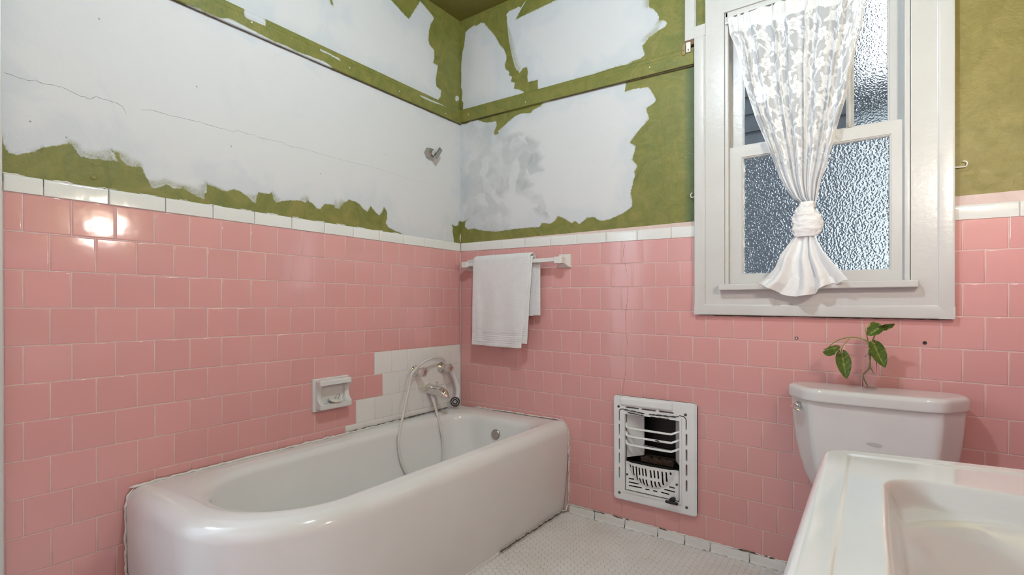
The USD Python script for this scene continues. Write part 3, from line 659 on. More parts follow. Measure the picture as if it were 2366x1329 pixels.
for a, b in ((.86, .93), (.965, 1.02), (1.03, 1.05), (1.19, 1.235), (1.52, 1.60), (1.62, 1.66)):
    obj('gap', jagged(dense([(a, -.0032, .0405), (b, -.0032, .0400)], .008, .0008), .0022), 'dark_gap_and_shadow', base, label='dark gap where the grout has fallen out')
for a, b in ((1.10, 1.19), (1.34, 1.415), (1.46, 1.56), (1.62, 1.70)):
    obj('paint_drip', jagged(dense([(a, -.012, .0015), (b, -.0125, .0015)], .01, .0016), .0034), 'caulk', base)

floor = thing('floor', 'small pale grey hexagonal tile floor with worn dark joints', kind='structure')
obj('floor_bed', bx(-.15, ROOM_X + .1, ROOM_Y - .1, .15, -.05, -.0012), 'floor_grout', floor)
P_H = .0268
hexes = []
d1 = P_H * np.array([math.cos(PI / 6), math.sin(PI / 6)])
d2 = P_H * np.array([0.0, 1.0])
for i in range(-120, 120):
    for j in range(-140, 140):
        x, y = d1 * i + d2 * j
        if .60 < x < ROOM_X and -2.95 < y < -.004: hexes.append((x, y))
hexes = np.array(hexes)
def in_view(xy):
    d = np.column_stack([xy, np.zeros(len(xy))]) - EYE
    z = d @ FWD
    x, y = CX + FPX * (d @ RIGHT) / z, CY - FPX * (d @ UP) / z
    return (z > .1) & (x > 1060) & (y < H - 2) & (x < 1880 - (y - 1060) * .297), np.linalg.norm(d, axis=1)
seen, dist = in_view(hexes)
seen &= hexes[:, 0] > .735
near_seen = set(np.argsort(np.where(seen, dist, 1e9))[:300].tolist())
def hex_mesh(x, y):
    R = P_H / math.sqrt(3) - .00055
    a = np.radians(np.arange(6) * 60)
    tx, ty, h = rng.normal(0, .006, 2).tolist() + [rng.normal(0, .00022)]
    lo = np.stack([x + R * np.cos(a), y + R * np.sin(a), np.full(6, -.0026)], 1)
    md = np.stack([x + R * np.cos(a), y + R * np.sin(a), np.full(6, -.0007) + h], 1)
    hi = np.stack([x + (R - .0009) * np.cos(a), y + (R - .0009) * np.sin(a), h + (R * np.cos(a)) * tx + (R * np.sin(a)) * ty], 1)
    V = np.vstack([lo, md, hi])
    F = []
    for k in (0, 6):
        for i in range(6):
            j = (i + 1) % 6
            F += [(k + i, k + j, k + 6 + j), (k + i, k + 6 + j, k + 6 + i)]
    F += [(12, 12 + i, 13 + i) for i in range(1, 5)]
    return V, np.array(F)
rest_v, rest_f, nv = [], [], 0
for k, (x, y) in enumerate(hexes):
    v, f = hex_mesh(x, y)
    if k in near_seen: obj('hex_tile', (v, f), 'hex_glaze', floor)
    else:
        rest_v.append(v); rest_f.append(f + nv); nv += len(v)
obj('hex_tiles', (np.vstack(rest_v), np.vstack(rest_f)), 'hex_glaze', floor, kind='stuff', label='the rest of the small hexagonal floor tiles')

# ------------------------------------------------------------------ lamps, all out of view
cl = thing('ceiling_lamp', 'unseen bare opal bulb on a short chrome ceiling stem, placed to light the walls', 'ceiling lamp', (CEILING_LAMP[0], CEILING_LAMP[1], ROOM_Z))
obj('canopy', lathe([(.0, 0), (.075, 0), (.075, -.012), (.055, -.03), (.012, -.04), (.012, -.170), (.045, -.185), (.045, -.205), (0, -.205)], (CEILING_LAMP[0], CEILING_LAMP[1], ROOM_Z)), 'chrome', cl, smooth=40)
a = np.linspace(-PI / 2, PI / 2 * .93, 18)
obj('bulb', lathe([(.046 * math.cos(t), .060 * math.sin(t)) for t in a], CEILING_LAMP), 'lamp_glow', cl, smooth=True)
vl = thing('vanity_lamp', 'unseen lamp above the sink lighting the right side, its brass dish placed to shade the basin', 'wall lamp', (ROOM_X, -1.05, 1.60))
obj('back_plate', rbox(ROOM_X - .03, ROOM_X, -1.18, -.94, 1.555, 1.645, .008), 'chrome', vl, smooth=40)  # lamp out of view, lights the right wall and the tiles
for y in (-1.06,):
    obj('socket', lathe([(.0, .028), (.022, .028), (.020, .05), (0, .05)], (ROOM_X, y, 1.60), (-1, 0, 0)), 'chrome', vl, smooth=40)
    obj('bulb', lathe([(.060 * math.cos(t), .10 + .060 * math.sin(t)) for t in np.linspace(-PI / 2, PI / 2, 16)], (ROOM_X, y, 1.60), (-1, 0, 0)), 'vanity_glow', vl, smooth=True)
obj('dish', lathe([(.0, -.080), (.050, -.078), (.092, -.058), (.095, -.060), (.052, -.082), (0, -.084)], (ROOM_X - .10, -1.06, 1.60), (0, 0, 1), 32), 'brass_plate', vl, smooth=40)  # dish placed to keep the lamp off the sink
hl = thing('hall_lamp', 'added fill light in the unseen hallway, shaped as a white globe pendant', 'pendant lamp', (-.62, -2.52, 2.72))
obj('cord', tube([(-.62, -2.52, 2.72), (-.62, -2.52, 2.10)], .004, 8), 'black_rubber', hl)
obj('globe', lathe([(.15 * math.cos(t), .15 * math.sin(t)) for t in np.linspace(-PI / 2, PI / 2, 20)], (-.62, -2.52, 1.97)), 'hall_fill_glow', hl, smooth=True)  # added globe, weak fill for the back wall and tank

# ------------------------------------------------------------------ window
win = thing('window_1', 'white painted double-hung window with patterned glass', kind='structure')
CZ0, CZ1 = 1.008, 2.42
G = 'gloss_trim'
def bar_yz(poly_xz, y0, y1, r=.0): return extrude_xz(poly_xz, y0, y1)
# casing: flat boards with an outer back band
obj('casing_board', rbox(1.398, 1.474, -.0165, .004, 1.030, CZ1, .002), G, win, smooth=40)
obj('casing_board', rbox(2.081, 2.154, -.0165, .004, 1.030, CZ1, .002), G, win, smooth=40)
obj('casing_board', rbox(1.398, 2.154, -.0160, .004, 1.044, 1.1225, .002), G, win, smooth=40)
obj('casing_board', rbox(1.398, 2.154, -.0160, .004, 2.262, CZ1, .002), G, win, smooth=40)
def band(pts, label=None):
    """A moulded back band along straight runs, mitred at the corners. pts: the outer edge, clockwise seen from the room."""
    prof = [(0, .004), (0, -.0195), (.0015, -.0215), (.0075, -.0230), (.0380, -.0222), (.0410, -.0205), (.0425, -.0180), (.0452, -.0172), (.0455, .004)]   # (inward, y)
    P = np.array(pts, float)
    rings = []
    for k, p in enumerate(P):
        d0 = P[k] - P[k - 1] if k else P[1] - P[0]
        d1 = P[k + 1] - P[k] if k < len(P) - 1 else d0
        n0, n1 = (np.array([d[1], -d[0]]) / np.linalg.norm(d) for d in (d0, d1))
        n = (n0 + n1) / (1 + n0 @ n1)
        rings.append([(p[0] + n[0] * a, y, p[1] + n[1] * a) for a, y in prof])
    m = loft(rings)
    m.fix_normals()
    return m
obj('back_band', band([(2.196, CZ1), (2.196, 1.000), (1.353, 1.007), (1.353, CZ1)]) if False else band([(1.353, 2.19), (1.353, 1.007)][::-1]), G, win, smooth=35)
obj('back_band', band([(2.196, 1.000), (1.353, 1.007)]), G, win, smooth=35)
obj('back_band', band([(2.196, CZ1), (2.196, 1.000)]), G, win, smooth=35)
obj('back_band', band([(1.314, 2.197), (1.314, CZ1)]), G, win, smooth=35)
obj('band_return', rbox(1.314, 1.400, -.0224, .004, 2.190, 2.240, .002), G, win, smooth=40)
obj('band_end', bx(1.316, 1.352, -.019, .003, 2.170, 2.189), 'raw_wood', win, label='bare brown wood end under the casing')
# jambs, stops, sill
for x0, x1 in ((1.452, 1.4755), (2.0775, 2.102)):
    obj('jamb', bx(x0, x1, -.004, .150, 1.10, 2.36), G, win)
obj('head_jamb', bx(1.452, 2.102, -.004, .150, 2.262, 2.30), G, win)
obj('stop', rbox(1.474, 1.488, -.010, .012, 1.13, 2.262, .003), G, win, smooth=40)
obj('stop', rbox(2.064, 2.080, -.010, .012, 1.13, 2.262, .003), G, win, smooth=40)
obj('stop', rbox(1.476, 2.078, -.010, .012, 2.240, 2.262, .003), G, win, smooth=40)
obj('parting_bead', bx(1.4755, 1.4890, .047, .100, 1.13, 2.262), G, win)
obj('parting_bead', bx(2.0640, 2.0775, .047, .100, 1.13, 2.262), G, win)
obj('sill', bx(1.452, 2.102, -.004, .160, 1.070, 1.128), G, win)
obj('stool', rbox(1.4575, 2.101, -.052, .014, 1.1080, 1.1330, .004), G, win, smooth=40)
# sashes
def sash(name, x0, x1, z0, z1, y0, y1, stile, top, bottom, gx0, gx1, gz0, gz1):
    fr = sbox(x0, z0, x1, z1).difference(sbox(gx0 - .006, gz0 - .006, gx1 + .006, gz1 + .006))
    p = obj(name, extrude_xz(fr, y0, y1), G, win)
    # glazing moulding: two small steps towards the glass
    for k, (d, yy) in enumerate(((.0115, y0 + .0045), (.0060, y0 + .0100))):
        ring = sbox(gx0 - d - .003, gz0 - d - .003, gx1 + d + .003, gz1 + d + .003).difference(sbox(gx0 + .002 - d * .35, gz0 + .002 - d * .35, gx1 - .002 + d * .35, gz1 - .002 + d * .35))
        obj('glazing_bead', extrude_xz(ring, yy, y1 - .004), G, win)
    return p
sash('lower_sash', 1.4865, 2.0655, 1.131, 1.703, .013, .046, .04, .03, .04, 1.541, 2.022, 1.177, 1.652)
sash('upper_sash', 1.4885, 2.0645, 1.680, 2.262, .057, .090, .04, .03, .04, 1.534, 2.018, 1.722, 2.225)
obj('muntin', cat(rbox(1.893, 1.917, .0570, .088, 1.715, 2.228, .002), rbox(1.899, 1.911, .050, .060, 1.715, 2.228, .003)), G, win, smooth=40)
obj('pane', bx(1.538, 2.0245, .0270, .0310, 1.174, 1.655), 'pebbled_glass', win, label='lower pane of pebbled glass')
obj('pane', bx(1.530, 1.896, .0710, .0750, 1.718, 2.228), 'clear_glass', win, label='left upper pane of the window')
obj('pane', bx(1.914, 2.021, .0710, .0750, 1.718, 2.228), 'hammered_glass', win, label='right upper pane of the window')
obj('putty', jagged(dense([(1.540, .0260, 1.20), (1.540, .0260, 1.50), (1.541, .0260, 1.640)], .012, .0012), .0035), 'caulk', win)
obj('paint_bead', jagged(dense([(1.358, -.002, 1.0045), (1.7, -.002, 1.0022), (2.19, -.002, .9985)], .02, .0006), .0022), 'dark_gap_and_shadow', win)  # thin dark line along the lower edge of the casing

# ------------------------------------------------------------------ lace curtain, tied in a knot
rod = thing('curtain_rod', 'thin white curtain rod hidden in the top hem of the lace curtain', 'curtain rod', (1.77, -.016, 2.214))
obj('rod', tube([(1.478, -.016, 2.214), (2.078, -.016, 2.214)], .0045, 10), 'bar_plastic', rod, smooth=40)
cur = thing('curtain', 'sheer white lace curtain tied in a knot in front of the window', 'curtain', (1.77, -.03, 1.08))

def lace_pattern(S, T):
    """1 where the net is woven into flowers and leaves; S, T in metres on the cloth."""
    r = np.random.default_rng(3)
    out = np.full(S.shape, -1.0)
    def blob(cx, cy, ax, ay, rot):
        c, s = math.cos(rot), math.sin(rot)
        u, v = (S - cx) * c + (T - cy) * s, -(S - cx) * s + (T - cy) * c
        return 1 - np.sqrt((u / ax) ** 2 + (v / ay) ** 2)
    y, row = -.02, 0
    while y < 1.35:
        x = -.03 + (row % 2) * .046
        while x < 1.25:
            cx, cy, t0 = x + r.normal(0, .007), y + r.normal(0, .007), r.uniform(0, 6.28)
            for k in range(5):                               # a rose: five petals round an eye
                a = t0 + k * 2 * PI / 5
                out = np.maximum(out, blob(cx + .015 * math.cos(a), cy + .015 * math.sin(a), .0125, .0105, a))
            eye = 1 - np.abs(np.hypot(S - cx, T - cy) - .0085) / .0022
            out = np.where(eye > 0, np.minimum(out, -.2 * eye + .1), out)
            for k in range(4):                               # leaves
                a = t0 + .5 + k * 1.6 + r.normal(0, .2)
                d = .036 + r.normal(0, .002)
                lx, ly = cx + d * math.cos(a), cy + d * math.sin(a)
                out = np.maximum(out, blob(lx, ly, .0135, .0060, a + .35))
                rib = 1 - np.abs(-(S - lx) * math.sin(a + .35) + (T - ly) * math.cos(a + .35)) / .0010
                out = np.where((rib > 0) & (blob(lx, ly, .011, .0055, a + .35) > 0), -.1, out)
            for k in range(5):                               # a spray of berries
                a = t0 + 2.2
                out = np.maximum(out, blob(cx + (.045 + .006 * k) * math.cos(a + .06 * k), cy + (.045 + .006 * k) * math.sin(a + .06 * k), .0036, .0036, 0))
            x += .092
        y += .066
        row += 1
    return np.clip(out * 3 + .5, 0, 1)

LEFT_EDGE = [(1.420, 1.757), (1.434, 1.748), (1.457, 1.724), (1.500, 1.700), (1.547, 1.679), (1.664, 1.641), (1.794, 1.594), (1.953, 1.549), (2.050, 1.530), (2.110, 1.517), (2.170, 1.494), (2.235, 1.489)]
RIGHT_EDGE = [(1.420, 1.803), (1.434, 1.803), (1.510, 1.818), (1.560, 1.833), (1.649, 1.857), (1.720, 1.872), (1.800, 1.894), (1.965, 1.923), (2.068, 1.945), (2.142, 1.955), (2.190, 1.972), (2.235, 1.978)]
def edge(E, z): return np.interp(z, [e[0] for e in E], [e[1] for e in E])
ns, nt = 330, 300
s, t = np.meshgrid(np.linspace(0, 1, ns), np.linspace(0, 1, nt), indexing='ij')
z = 2.232 - t * (2.232 - 1.422)
xl, xr = edge(LEFT_EDGE, z), edge(RIGHT_EDGE, z)
wob = .35 * np.sin(2 * PI * (1.3 * s + .2)) + .22 * np.sin(2 * PI * (2.9 * s + .6))
ph = 2 * PI * (8.0 * s + .25 * wob)
gather = np.clip((2.16 - z) / .7, 0, 1)
amp = .0085 + .010 * gather * np.clip((xr - xl) / .22, .35, 1)
xx = xl + (xr - xl) * (s + (.030 + .020 * gather) * np.sin(ph * .5 + .8) * np.sin(PI * s) + (.016 + .014 * gather) * np.sin(ph) * np.sin(PI * s))
yy = -.017 - .016 * gather + amp * np.sin(ph) + .003 * np.sin(ph * 2.1 + 5 * t)
yy += .004 * (meshkit.noise(np.stack([s * 22, t * 16, 0 * s], -1)) - .5)
hem = np.clip((2.190 - z) / .03, 0, 1)
yy = yy * hem + (1 - hem) * (-.0165 - .0075 * np.sqrt(np.clip(1 - ((z - 2.214) / .024) ** 2, 0, 1)) + .004 * np.sin(ph * 2.3))
zz = z + .004 * np.sin(ph * 1.7) * (1 - hem)
i, j = np.meshgrid(np.arange(ns - 1), np.arange(nt - 1), indexing='ij')
a = (i * nt + j).ravel()
quad = np.stack([a, a + 1, a + nt + 1, a + nt], 1)
lp = lace_pattern(s * 1.05, t * .84 + .01)
lp = np.where(z > 2.165 + .008 * np.sin(40 * s), np.maximum(lp, .62 + .3 * meshkit.noise(np.stack([s * 60, t * 60, 0 * s], -1))), lp)
lp = np.maximum(lp, .9 * np.clip(1 - np.minimum(s, 1 - s) / .010, 0, 1))
lp = np.maximum(lp, np.clip((1.74 - z) / .36, 0, .80))
lp = np.maximum(lp, .50 * np.clip(np.cos(ph) * 4 - 3.0, 0, 1))
p = obj('lace_panel', (np.stack([xx, yy, zz], -1).reshape(-1, 3), quad), 'lace_fabric', cur, smooth=True)
primvar(p, 'lace', lp.ravel())

# the knot: a wrapped, creased band
na, nz_ = 96, 60
A, Tt = np.meshgrid(np.linspace(0, 2 * PI, na, endpoint=False), np.linspace(0, 1, nz_), indexing='ij')
zk = 1.436 - Tt * (1.436 - 1.306)
xa = np.interp(zk, [1.306, 1.312, 1.336, 1.362, 1.387, 1.411, 1.431, 1.436], [1.733, 1.728, 1.725, 1.725, 1.727, 1.738, 1.747, 1.752])
xb = np.interp(zk, [1.306, 1.312, 1.336, 1.362, 1.369, 1.411, 1.431, 1.436], [1.803, 1.810, 1.826, 1.825, 1.822, 1.801, 1.801, 1.798])
cx_, rx = (xa + xb) / 2, (xb - xa) / 2
crease = .0022 * np.sin(2 * PI * (4.2 * Tt ** 1.3 + .75 * np.sin(A + .6) + .3 * np.sin(2 * A))) * np.clip(1.25 - Tt, .2, 1) + .026 * (meshkit.fbm(np.stack([np.cos(A) * 2.2, np.sin(A) * 2.2 + Tt * 2, Tt * 9], -1)) - .5)
low = np.clip((.62 - np.abs(Tt - .80)) / .4, 0, 1)
rr = 1 + crease / .05 * (1.2 - low * .5)
xk = cx_ + rx * rr * np.cos(A)
yk = -.040 - .028 * rr * np.sin(A) * np.clip(.75 + .45 * np.sin(PI * Tt), 0, 1.1)
i, j = np.meshgrid(np.arange(na), np.arange(nz_ - 1), indexing='ij')
a, b = (i * nz_ + j).ravel(), (((i + 1) % na) * nz_ + j).ravel()
p = obj('knot', (np.stack([xk, yk, zk], -1).reshape(-1, 3), np.stack([a, b, b + 1, a + 1], 1)[:, ::-1]), 'knot_fabric', cur, smooth=True, label='creased band of the knot')
primvar(p, 'lace', np.full(na * nz_, .9))

# the tail below the knot, spread over the window stool
ns, nt = 200, 130
s, t = np.meshgrid(np.linspace(0, 1, ns), np.linspace(0, 1, nt), indexing='ij')
zb = np.interp(s, [0, .06, .18, .27, .36, .48, .60, .70, .76, .82, .90, .95, 1], [1.135, 1.128, 1.108, 1.088, 1.082, 1.079, 1.086, 1.100, 1.118, 1.128, 1.124, 1.136, 1.138])
z = 1.318 - t * (1.318 - zb)
tl = np.interp(t, [0, .16, .42, .70, .88, 1], [1.737, 1.718, 1.688, 1.668, 1.640, 1.604])
tr = np.interp(t, [0, .16, .40, .60, .80, 1], [1.800, 1.808, 1.828, 1.852, 1.878, 1.904])
ph = 2 * PI * (3.6 * s + .25 * np.sin(2 * PI * s * 1.4))
xx = tl + (tr - tl) * (s + .028 * np.sin(ph + 1) * np.sin(PI * s))
yy = -.038 - .022 * np.clip(t * 2.2, 0, 1) - .006 * t + (.006 + .015 * t) * np.sin(ph) + .005 * (meshkit.fbm(np.stack([s * 12, t * 8, 0 * s], -1)) - .5)
yy = np.minimum(yy, np.where(z < 1.150, -.0545, 0))
i, j = np.meshgrid(np.arange(ns - 1), np.arange(nt - 1), indexing='ij')
a = (i * nt + j).ravel()
lp = np.maximum(.52, lace_pattern(s * .5 + .2, t * .24))
lp = np.where((np.hypot((s - .50) / .05, (t - .55) / .10) < 1) & (np.sin(s * 190) + np.sin(t * 55) > .1), .2, lp)
p = obj('tail', (np.stack([xx, yy, z], -1).reshape(-1, 3), np.stack([a, a + 1, a + nt + 1, a + nt], 1)), 'knot_fabric', cur, smooth=True)
primvar(p, 'lace', lp.ravel())

# ------------------------------------------------------------------ bathtub
tub = thing('bathtub', 'white enamelled built-in bathtub with one rounded end in the corner', 'bathtub', (.36, -.82, 0))
def tub_ring(x0, x1, y0, y1, z, fl, other=(.002, .002, .002)):
    # corners: (x1,y1) front right, (x0,y1) back right, (x0,y0) back left, (x1,y0) front left
    return rrect(x0, x1, y0, y1, (other[0], other[1], other[2], fl), z, nc=22, ns=40)
R = []
X1, Y0 = .7265, -1.638
W0 = .0050
R.append(tub_ring(W0, X1 - .030, Y0 + .012, -W0, .0, .33))
R.append(tub_ring(W0, X1 - .028, Y0 + .011, -W0, .03, .33))
for zz_, inn in ((.12, .016), (.24, .006), (.34, .001)):
    R.append(tub_ring(W0, X1 - inn, Y0 + inn * .4, -W0, zz_, .34))
for k in range(0, 11):
    a = k / 10 * PI / 2
    R.append(tub_ring(W0, X1 - .052 * (1 - math.cos(a)), Y0 + .052 * (1 - math.cos(a)), -W0, .402 + .054 * math.sin(a), .345 - .03 * (1 - math.cos(a))))
rim = .456
def lip(f, z, cr):
    """f: 0 at the crest of the rim, 1 at the lip of the basin."""
    return tub_ring(W0 + f * (.072 - W0), X1 - .052 - f * .030, Y0 + .052 + f * .045, -W0 - f * (.100 - W0), z, .31 - f * .02, other=(max(.002, f * .12), max(.002, f * .13), max(.002, f * .25)))
R.append(lip(.35, rim + .0028, 0)); R.append(lip(.7, rim + .0022, 0)); R.append(lip(.88, rim + .0002, 0))
R.append(lip(1.0, rim - .004, 0))
for k in range(1, 7):
    a = k / 6 * PI / 2
    d, h = .030 * math.sin(a), .036 * (1 - math.cos(a))
    R.append(tub_ring(.072 + d, X1 - .082 - d * .6, Y0 + .097 + d * 1.2, -.100 - d, rim - .004 - h, .29 - d * .2, other=(.12, .13, .25)))
for f in np.linspace(.12, 1, 8):
    d = .085 * f ** 1.3
    R.append(tub_ring(.102 + d * .75, X1 - .100 - d * .55, Y0 + .133 + .17 * f ** 1.2, -.130 - d * .8, rim - .040 - .285 * f, .28 - .03 * f, other=(.12, .13, .25 - .05 * f)))
for k in range(1, 6):
    a = k / 5 * PI / 2
    d, h = .07 * (1 - math.cos(a)), .055 * math.sin(a)
    R.append(tub_ring(.166 + d, X1 - .147 - d, Y0 + .303 + d, -.198 - d, rim - .325 - h, .25 - d, other=(.12 - d * .8, .13 - d * .8, .20 - d)))
obj('shell', loft(R), 'tub_enamel', tub, smooth=45)
ov = np.array([.367, -.1425, .368])
ax = np.array([0, -1, .16])
obj('overflow_cover', lathe([(.0, -.006), (.026, -.006), (.026, .002), (.0225, .005), (.010, .004), (0, .0045)], ov, ax, 28), 'old_chrome', tub, smooth=40)
obj('caulk_bead', jagged(dense([(.0095, -1.630, .458), (.0095, -1.2, .4605), (.0095, -.7, .459), (.0095, -.45, .459)], .014, .0010), .0040), 'caulk', tub, label='ragged bead of white caulk along the pink tiles')
obj('caulk_bead', jagged(dense([(.10, -.003, .458), (.3, -.003, .4605), (.5, -.003, .4605), (.665, -.003, .4615), (.698, -.002, .453), (.716, -.002, .440), (.726, -.0015, .415), (.728, -.002, .3), (.728, -.002, .12), (.727, -.003, .045)], .014, .0008), .0032), 'caulk', tub)
obj('caulk_bead', jagged(dense([(.0090, -1.6385, .03), (.0090, -1.640, .2), (.0090, -1.640, .40), (.0090, -1.634, .430), (.0090, -1.615, .455)], .012, .0008), .0034), 'caulk', tub)
obj('caulk_bead', jagged(dense([(.727, -.006, .043), (.715, -.016, .012), (.703, -.05, .003), (.701, -.25, .003), (.6985, -.7, .003), (.6985, -1.2, .003)], .014, .0010), .0045), 'caulk', tub, label='smeared white bead between tub and floor tiles')
obj('open_joint', jagged(dense([(.0085, -.80, .4625), (.0085, -.60, .4625), (.0085, -.40, .4625), (.0085, -.12, .4635)], .012, .0006), .0022), 'dark_gap_and_shadow', tub, label='dark open joint along the wall below the taps')
obj('open_joint', jagged(dense([(.7285, -.02, .014), (.7095, -.05, .010), (.7065, -.2, .010), (.704, -.55, .010)], .012, .0010), .0026), 'dark_gap_and_shadow', tub)

# ------------------------------------------------------------------ taps, spout, hand shower
def tap(label, y, z, turn):
    t = thing('tap_handle', label, 'tap', (0, y, z), 'acrylic tap handles over the tub')
    obj('flange', lathe([(0, .0), (.0300, .0), (.0300, .003), (.0270, .008), (.0165, .013), (.0125, .020), (.0125, .034), (0, .034)], (0, y, z), (1, 0, 0), 28), 'chrome', t, smooth=35)
    rings = []
    for r, h in ((.012, .030), (.0155, .033), (.019, .042), (.0245, .068), (.0255, .073), (.0235, .0765), (.011, .0775)):
        a = np.linspace(0, 2 * PI, 48, endpoint=False)
        q = r * (1 + .10 * np.cos(6 * a + turn) * np.clip((h - .03) / .02, 0, 1))
        rings.append(np.stack([np.full(48, h), y + q * np.cos(a), z + q * np.sin(a)], 1))
    obj('knob', loft(rings), 'acrylic', t, smooth=35, label='faceted clear acrylic knob')
    obj('button', lathe([(0, .0776), (.0095, .0776), (.0090, .0795), (0, .0805)], (0, y, z), (1, 0, 0), 16), 'button_copper', t, smooth=35)
tap('clear acrylic bath tap handle crossed by the white shower hose', -.367, .697, .3)
tap('clear acrylic bath tap handle nearest the corner of the room', -.169, .697, 1.1)

sp = thing('tub_spout', 'chrome bath spout with a small pull-up diverter knob', 'bath spout', (0, -.266, .585))
path = curve([(0, -.266, .588), (.030, -.266, .589), (.075, -.266, .585), (.110, -.266, .577), (.128, -.266, .560), (.133, -.266, .548)], 26)
rad = np.interp(np.linspace(0, 1, 26), [0, .1, .35, .7, .88, 1], [.0275, .0285, .0265, .0235, .0185, .0165])
obj('body', tube(path, rad, 24), 'chrome', sp, smooth=50)
obj('wall_ring', lathe([(0, 0), (.031, 0), (.031, .004), (.028, .007), (0, .007)], (0, -.266, .587), (1, 0, 0)), 'chrome', sp, smooth=35)
obj('diverter_knob', lathe([(0, 0), (.0035, 0), (.0035, .016), (.0085, .018), (.0085, .022), (.004, .0245), (0, .0245)], (.062, -.266, .610), (0, 0, 1), 16), 'chrome', sp, smooth=35)

hs = thing('hand_shower', 'white hand shower with a long white hose looped over the taps', 'hand shower', (.04, -.27, .50))
obj('hose_nut', lathe([(0, 0), (.0085, 0), (.0085, .008), (.0120, .011), (.0120, .040), (.0095, .045), (.0095, .058), (0, .058)], (.030, -.268, .564), (.20, .20, -1), 18), 'wand_plastic', hs, smooth=35)
hose = curve([(0.042,-0.2652,0.5144), (0.06,-0.2736,0.4945), (0.084,-0.2851,0.4646), (0.103,-0.2884,0.4261), (0.116,-0.2889,0.382), (0.124,-0.286,0.3252), (0.134,-0.2917,0.2709), (0.145,-0.3099,0.225), (0.157,-0.345,0.1871), (0.172,-0.4,0.15), (0.176,-0.455,0.15), (0.163,-0.5393,0.1931), (0.152,-0.5625,0.2352), (0.14,-0.5817,0.286), (0.128,-0.5871,0.3414), (0.118,-0.5836,0.3911), (0.106,-0.5673,0.4277), (0.086,-0.5355,0.4693), (0.06,-0.4921,0.5359), (0.048,-0.4547,0.6168), (0.047,-0.4358,0.6853), (0.048,-0.3974,0.7215), (0.047,-0.3437,0.7478), (0.043,-0.2753,0.7621), (0.037,-0.2225,0.7594), (0.031,-0.1751,0.7428), (0.027,-0.16,0.722), (0.03,-0.132,0.69)], 220)
obj('hose', tube(hose, .0066, 12), 'hose_plastic', hs, smooth=True)
wand = curve([(.029, -.136, .700), (.034, -.118, .668), (.043, -.096, .625), (.050, -.084, .580), (.052, -.085, .540), (.054, -.095, .512), (.056, -.108, .498)], 34)
obj('handle', tube(wand, np.interp(np.linspace(0, 1, 34), [0, .12, .5, .8, 1], [.0085, .0115, .0135, .0145, .0175]), 16), 'wand_plastic', hs, smooth=True)
fa = np.array([.62, -.78, .10])
fa /= np.linalg.norm(fa)
fc = np.array([.062, -.118, .502])
obj('head', lathe([(0, -.016), (.016, -.014), (.024, -.006), (.0262, .002), (.0262, .007), (.0, .007)], fc, fa, 28), 'wand_plastic', hs, smooth=40)
obj('black_ring', lathe([(.0, .004), (.0268, .004), (.0272, .008), (.0258, .0118), (.0225, .0124), (0, .0124)], fc, fa, 28), 'black_rubber', hs, smooth=40)
obj('white_ring', lathe([(0, .0126), (.0192, .0126), (.0188, .0136), (.0170, .0138), (0, .0138)], fc, fa, 28), 'wand_plastic', hs, smooth=40)
obj('black_teeth', lathe([(0, .0139), (.0165, .0139), (.0158, .0146), (0, .0146)], fc, fa, 26), 'black_rubber', hs, smooth=40)
obj('spray_face', lathe([(0, .0147), (.0092, .0147), (.0088, .0156), (.0, .0160)], fc, fa, 22), 'grey_plastic', hs, smooth=40)

br = thing('shower_bracket', 'small chrome hexagonal shower fitting high on the white left wall', 'wall bracket', (0, -.25, 1.876))
obj('escutcheon', lathe([(0, -.004), (.030, -.004), (.031, .004), (.026, .026), (0, .028)], (0, -.262, 1.878), (1, 0, 0), 6), 'old_chrome', br)
obj('stub', lathe([(0, .020), (.015, .020), (.015, .040), (0, .040)], (0, -.258, 1.876), (1, 0, 0), 8), 'chrome', br)
obj('lever', rbox(-.006, .006, -.012, .012, -.030, .034, .004), 'old_chrome', br) if False else None
lv = rbox(-.006, .006, -.012, .012, -.034, .040, .003)
lv.apply_transform(trimesh.transformations.rotation_matrix(-.62, [1, 0, 0]))
lv.apply_translation([.042, -.232, 1.876])
obj('lever', lv, 'old_chrome', br, smooth=35)

# ------------------------------------------------------------------ soap dish and plug
sd_ = thing('soap_dish', 'white glazed ceramic soap dish set in the pink tiles above the tub', 'soap dish', (0, -.878, .655))
body = m3.Manifold.hull_points(np.array(rbox(-.004, .050, -.958, -.796, .592, .724, .009, 4).vertices))
cyl = m3.Manifold.cylinder(.4, .0465, .0465, 64).rotate([90, 0, 0]).translate([.0685, -.70, .658])
niche = m3.Manifold.hull_points(np.array(rbox(.0070, .12, -.938, -.816, .616, .699, .006, 3).vertices))
plate = m3.Manifold.hull_points(np.array(rbox(-.004, .012, -.970, -.786, .584, .728, .004, 3).vertices))
obj('dish', tm((body - cyl + plate) - niche), 'porcelain', sd_, smooth=35)
for k in range(3):
    obj('rib', tube([(.014, -.915 + .036 * k, .6165), (.040, -.915 + .036 * k, .6180)], .0028, 8), 'porcelain', sd_, smooth=40)
pl = thing('bath_plug', 'cream rubber bath plug with a pull ring lying in the soap dish', 'bath plug', (.030, -.876, .622))
pa = np.array([.25, .10, 1.0]); pc = np.array([.0315, -.876, .622])
obj('disc', lathe([(0, 0), (.020, 0), (.0255, .003), (.0270, .007), (.0250, .0105), (0, .0120)], pc, pa, 24), 'plug_rubber', pl, smooth=40)
a = np.linspace(-.3, PI + .3, 18)
obj('pull_ring', tube([(.036 + .001 * math.sin(t), -.871 + .0095 * math.cos(t) + .012 * math.sin(t), .632 + .021 * math.sin(t)) for t in a], .0017, 8), 'old_chrome', pl, smooth=40)

